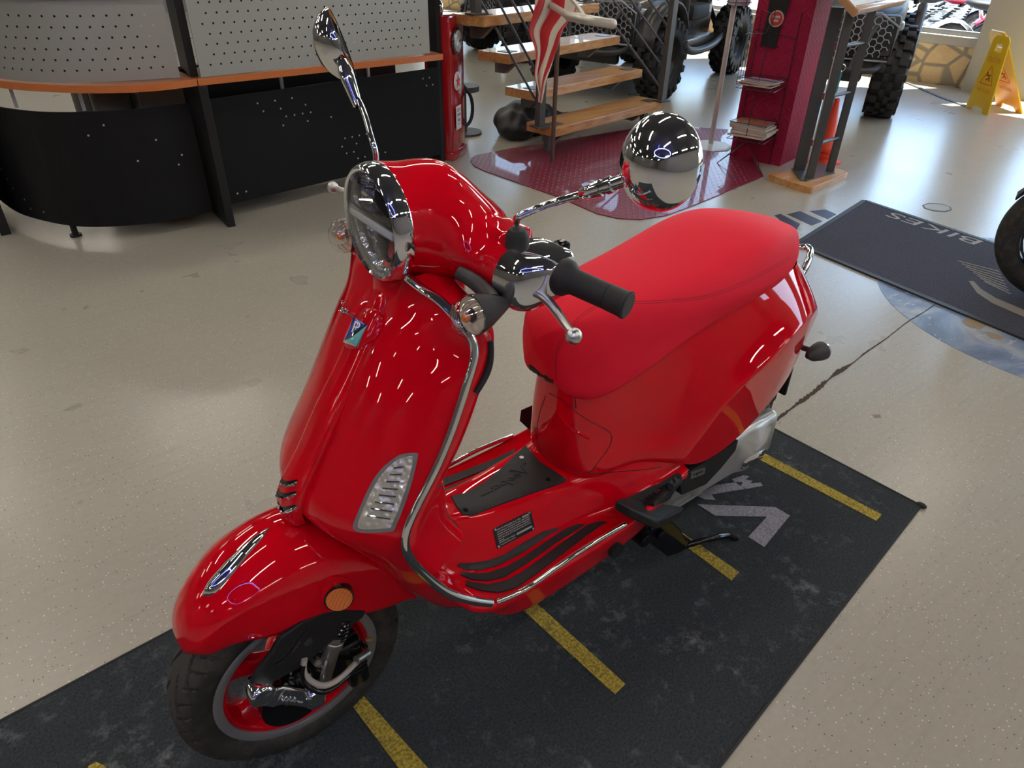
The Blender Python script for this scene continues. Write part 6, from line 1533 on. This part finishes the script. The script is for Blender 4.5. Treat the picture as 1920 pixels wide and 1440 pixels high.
# ================================================================== MOTORCYCLES
def moto(name, loc, head, lab, tank, cat='motorcycle', group=None, R=.30, detail=False):
    t = thing(name, tuple(loc), lab, cat, group); l = np.array(loc, float); f = np.array([math.cos(head), math.sin(head), 0]); s = np.array([-f[1], f[0], 0]); up = np.array([0, 0, 1.]); R3 = np.array([f, s, up]).T
    def P(a, b_, c_): return l+f*a+s*b_+up*c_
    for a, w_ in ((.72, .12), (-.72, .17)):
        c = P(a, 0, R); n = 96 if detail else 36
        ty = MB().lathe([(-.42*w_, R*.70), (-.5*w_, R*.80), (-.42*w_, R*.90), (-.22*w_, R*.975), (0, R), (.22*w_, R*.975), (.42*w_, R*.90), (.5*w_, R*.80), (.42*w_, R*.70)], c, s, n); o = ty.build('wheel_tyre', TYRE, t)
        MB().lathe([(-.42*w_, R*.72), (-.40*w_, R*.66), (-.2*w_, R*.62), (.2*w_, R*.62), (.40*w_, R*.66), (.42*w_, R*.72)], c, s, n).build('rim', GLB, o)
        sp = MB()
        for k in range(5):
            for dd in (-.13, .13):
                a2 = 2*PI*k/5+.3; d0 = f*math.cos(a2)+up*math.sin(a2); d1_ = f*math.cos(a2+dd)+up*math.sin(a2+dd)
                sp.bar(c+d0*R*.14, c+d1_*R*.66, .018, .014, up=s, bev=.003)
        sp.cyl(c-s*.05, c+s*.05, R*.14, n=24); sp.build('spokes', GLB, o)
        for b_ in (1, -1): MB().lathe([(-.002, R*.28), (-.002, R*.50), (.002, R*.50), (.002, R*.28)], c+s*b_*.065, s, 48, closed=True).build('brake_disc', ALUR, o)
    fk = MB()
    for b_ in (.10, -.10): fk.cyl(P(.72, b_, R), P(.42, b_, .95), .024, n=14).cyl(P(.52, b_, .72), P(.40, b_, 1.0), .028, n=14)
    fk.build('fork', ALU if not detail else GLB, t)
    fd = MB(); pts = []
    for q in np.linspace(.55, 2.5, 14): pts.append([P(.72+(R+.03)*math.cos(q), y, R+(R+.03)*math.sin(q)-abs(y)*.25) for y in (-.07, -.035, 0, .035, .07)])
    o_ = fd.grid(np.array(pts)).build('front_mudguard', tank, t); sm = o_.modifiers.new('s', 'SOLIDIFY'); sm.thickness = .006
    MB().tube(curve([P(.36, -.36, 1.06), P(.42, -.2, 1.05), P(.42, 0, 1.0), P(.42, .2, 1.05), P(.36, .36, 1.06)], 30), .013, n=10).build('handlebar', CHROME, t)
    MB().ball(P(.50, 0, .90), (.09, .09, .10), 20, 12).build('headlamp', CHROME, t)
    def ft(Q):
        q = (Q-P(.12, 0, .86))@R3; return sd_ell(q, (0, 0, 0), (.27, .15, .13))
    MB().ball((0, 0, 0), (1, 1, 1), 28, 16).mapv(lambda V: P(.12, 0, .86)+np.outer(V[:, 0]*.28*(1+.1*V[:, 2]), f)+np.outer(V[:, 1]*.15*(1-.25*np.clip(-V[:, 0], 0, 1)), s)+np.outer(V[:, 2]*.13, up)).build('fuel_tank', tank, t)
    MB().ball((0, 0, 0), (1, 1, 1), 24, 12).mapv(lambda V: P(-.32, 0, .80)+np.outer(V[:, 0]*.32, f)+np.outer(V[:, 1]*.14, s)+np.outer(V[:, 2]*.06+.04*V[:, 0]**2, up)).build('seat', RUB, t)
    en = MB().box(P(-.02, 0, .42), (.36, .30, .24), R3, bev=.05)
    for k in range(7): en.box(P(.10+.015*k, 0, .52+.03*k), (.19, .22, .012), R3); en.box(P(-.14-.012*k, 0, .52+.028*k), (.17, .22, .012), R3)
    en.cyl(P(.02, -.19, .42), P(.02, .19, .42), .10, n=24); en.build('engine', ALU, t, auto=40)
    ex = MB()
    for b_, dz in ((.15, 0), (.15, .07)):
        ex.tube(curve([P(.18, .08, .58), P(.30, .14, .50), P(.22, .17, .34+dz), P(-.2, .18, .27+dz), P(-.75, .19, .32+dz)], 40), np.interp(np.linspace(0, 1, 40), [0, .6, .7, 1], [.022, .022, .04, .042]), n=14)
    ex.build('exhaust', CHROME, t)
    MB().cyl(P(.38, 0, .85), P(-.1, 0, .50), .025).cyl(P(.38, 0, .80), P(.2, 0, .35), .022).cyl(P(-.1, .09, .7), P(-.72, .09, R), .02).cyl(P(-.1, -.09, .7), P(-.72, -.09, R), .02).build('frame_tubes', GLB, t)
    rm = MB(); pts = []
    for q in np.linspace(.6, 2.8, 14): pts.append([P(-.72+(R+.05)*math.cos(q), y, R+(R+.05)*math.sin(q)-abs(y)*.3) for y in (-.1, -.05, 0, .05, .1)])
    o_ = rm.grid(np.array(pts)).build('rear_mudguard', tank, t); sm = o_.modifiers.new('s', 'SOLIDIFY'); sm.thickness = .006
    MB().cyl(P(-.05, .12, .30), P(-.18, .32, .0), .012).build('kickstand', GLB, t)
    return t
wc = U(1958, 566, Z=0)
moto('black_motorcycle', tuple(np.array([wc[0], wc[1], .009])+.72*np.array([math.cos(1.86), math.sin(1.86), 0])), 1.86+PI, 'black motorcycle whose front wheel enters the right edge beside the lettered mat', GLB, detail=True)
WPT = mat('tank_white', (.7, .7, .72), rough=.2, coat=1); RPT = mat('tank_crimson', (.55, .01, .05), rough=.2, coat=1); BPT = mat('tank_blue', (.10, .16, .35), rough=.2, coat=1)
for (x, y, hd, tk, lb) in ((-10.9, -2.9, 2.4, WPT, 'silver white motorcycle parked outside, nearest the window pillar'), (-11.3, -3.9, 2.5, RPT, 'motorcycle with crimson tank parked outside the window'), (-11.6, -5.0, 2.6, WPT, 'pale motorcycle parked outside behind the buggy'), (-13.2, -3.4, 2.2, BPT, 'motorcycle with blue tank parked farther outside'), (-13.4, -4.9, 2.3, WPT, 'white motorcycle parked farthest outside')):
    moto('parked_motorcycle', (x, y, -.04), hd, lb, tk)
# ================================================================== camera, light, view
cam = bpy.data.cameras.new('camera'); cam.sensor_width = 36; cam.lens = 36*FPX/1920; cam.clip_start = .02; cam.clip_end = 200
co = bpy.data.objects.new('camera', cam); COL.objects.link(co)
co.matrix_world = Matrix(((CR[0], CU[0], -CF[0], CO[0]), (CR[1], CU[1], -CF[1], CO[1]), (CR[2], CU[2], -CF[2], CO[2]), (0, 0, 0, 1)))
SC.camera = co
SC.view_settings.view_transform = 'Standard'; SC.view_settings.look = 'None'
SC.view_settings.exposure = EXPO; SC.view_settings.gamma = 1; SC.view_settings.use_curve_mapping = False
SC.cycles.use_denoising = True
SC.cycles.max_bounces = 8; SC.cycles.transmission_bounces = 6; SC.cycles.glossy_bounces = 5; SC.cycles.diffuse_bounces = 4
SC.cycles.sample_clamp_indirect = 6; SC.cycles.caustics_reflective = False; SC.cycles.caustics_refractive = False
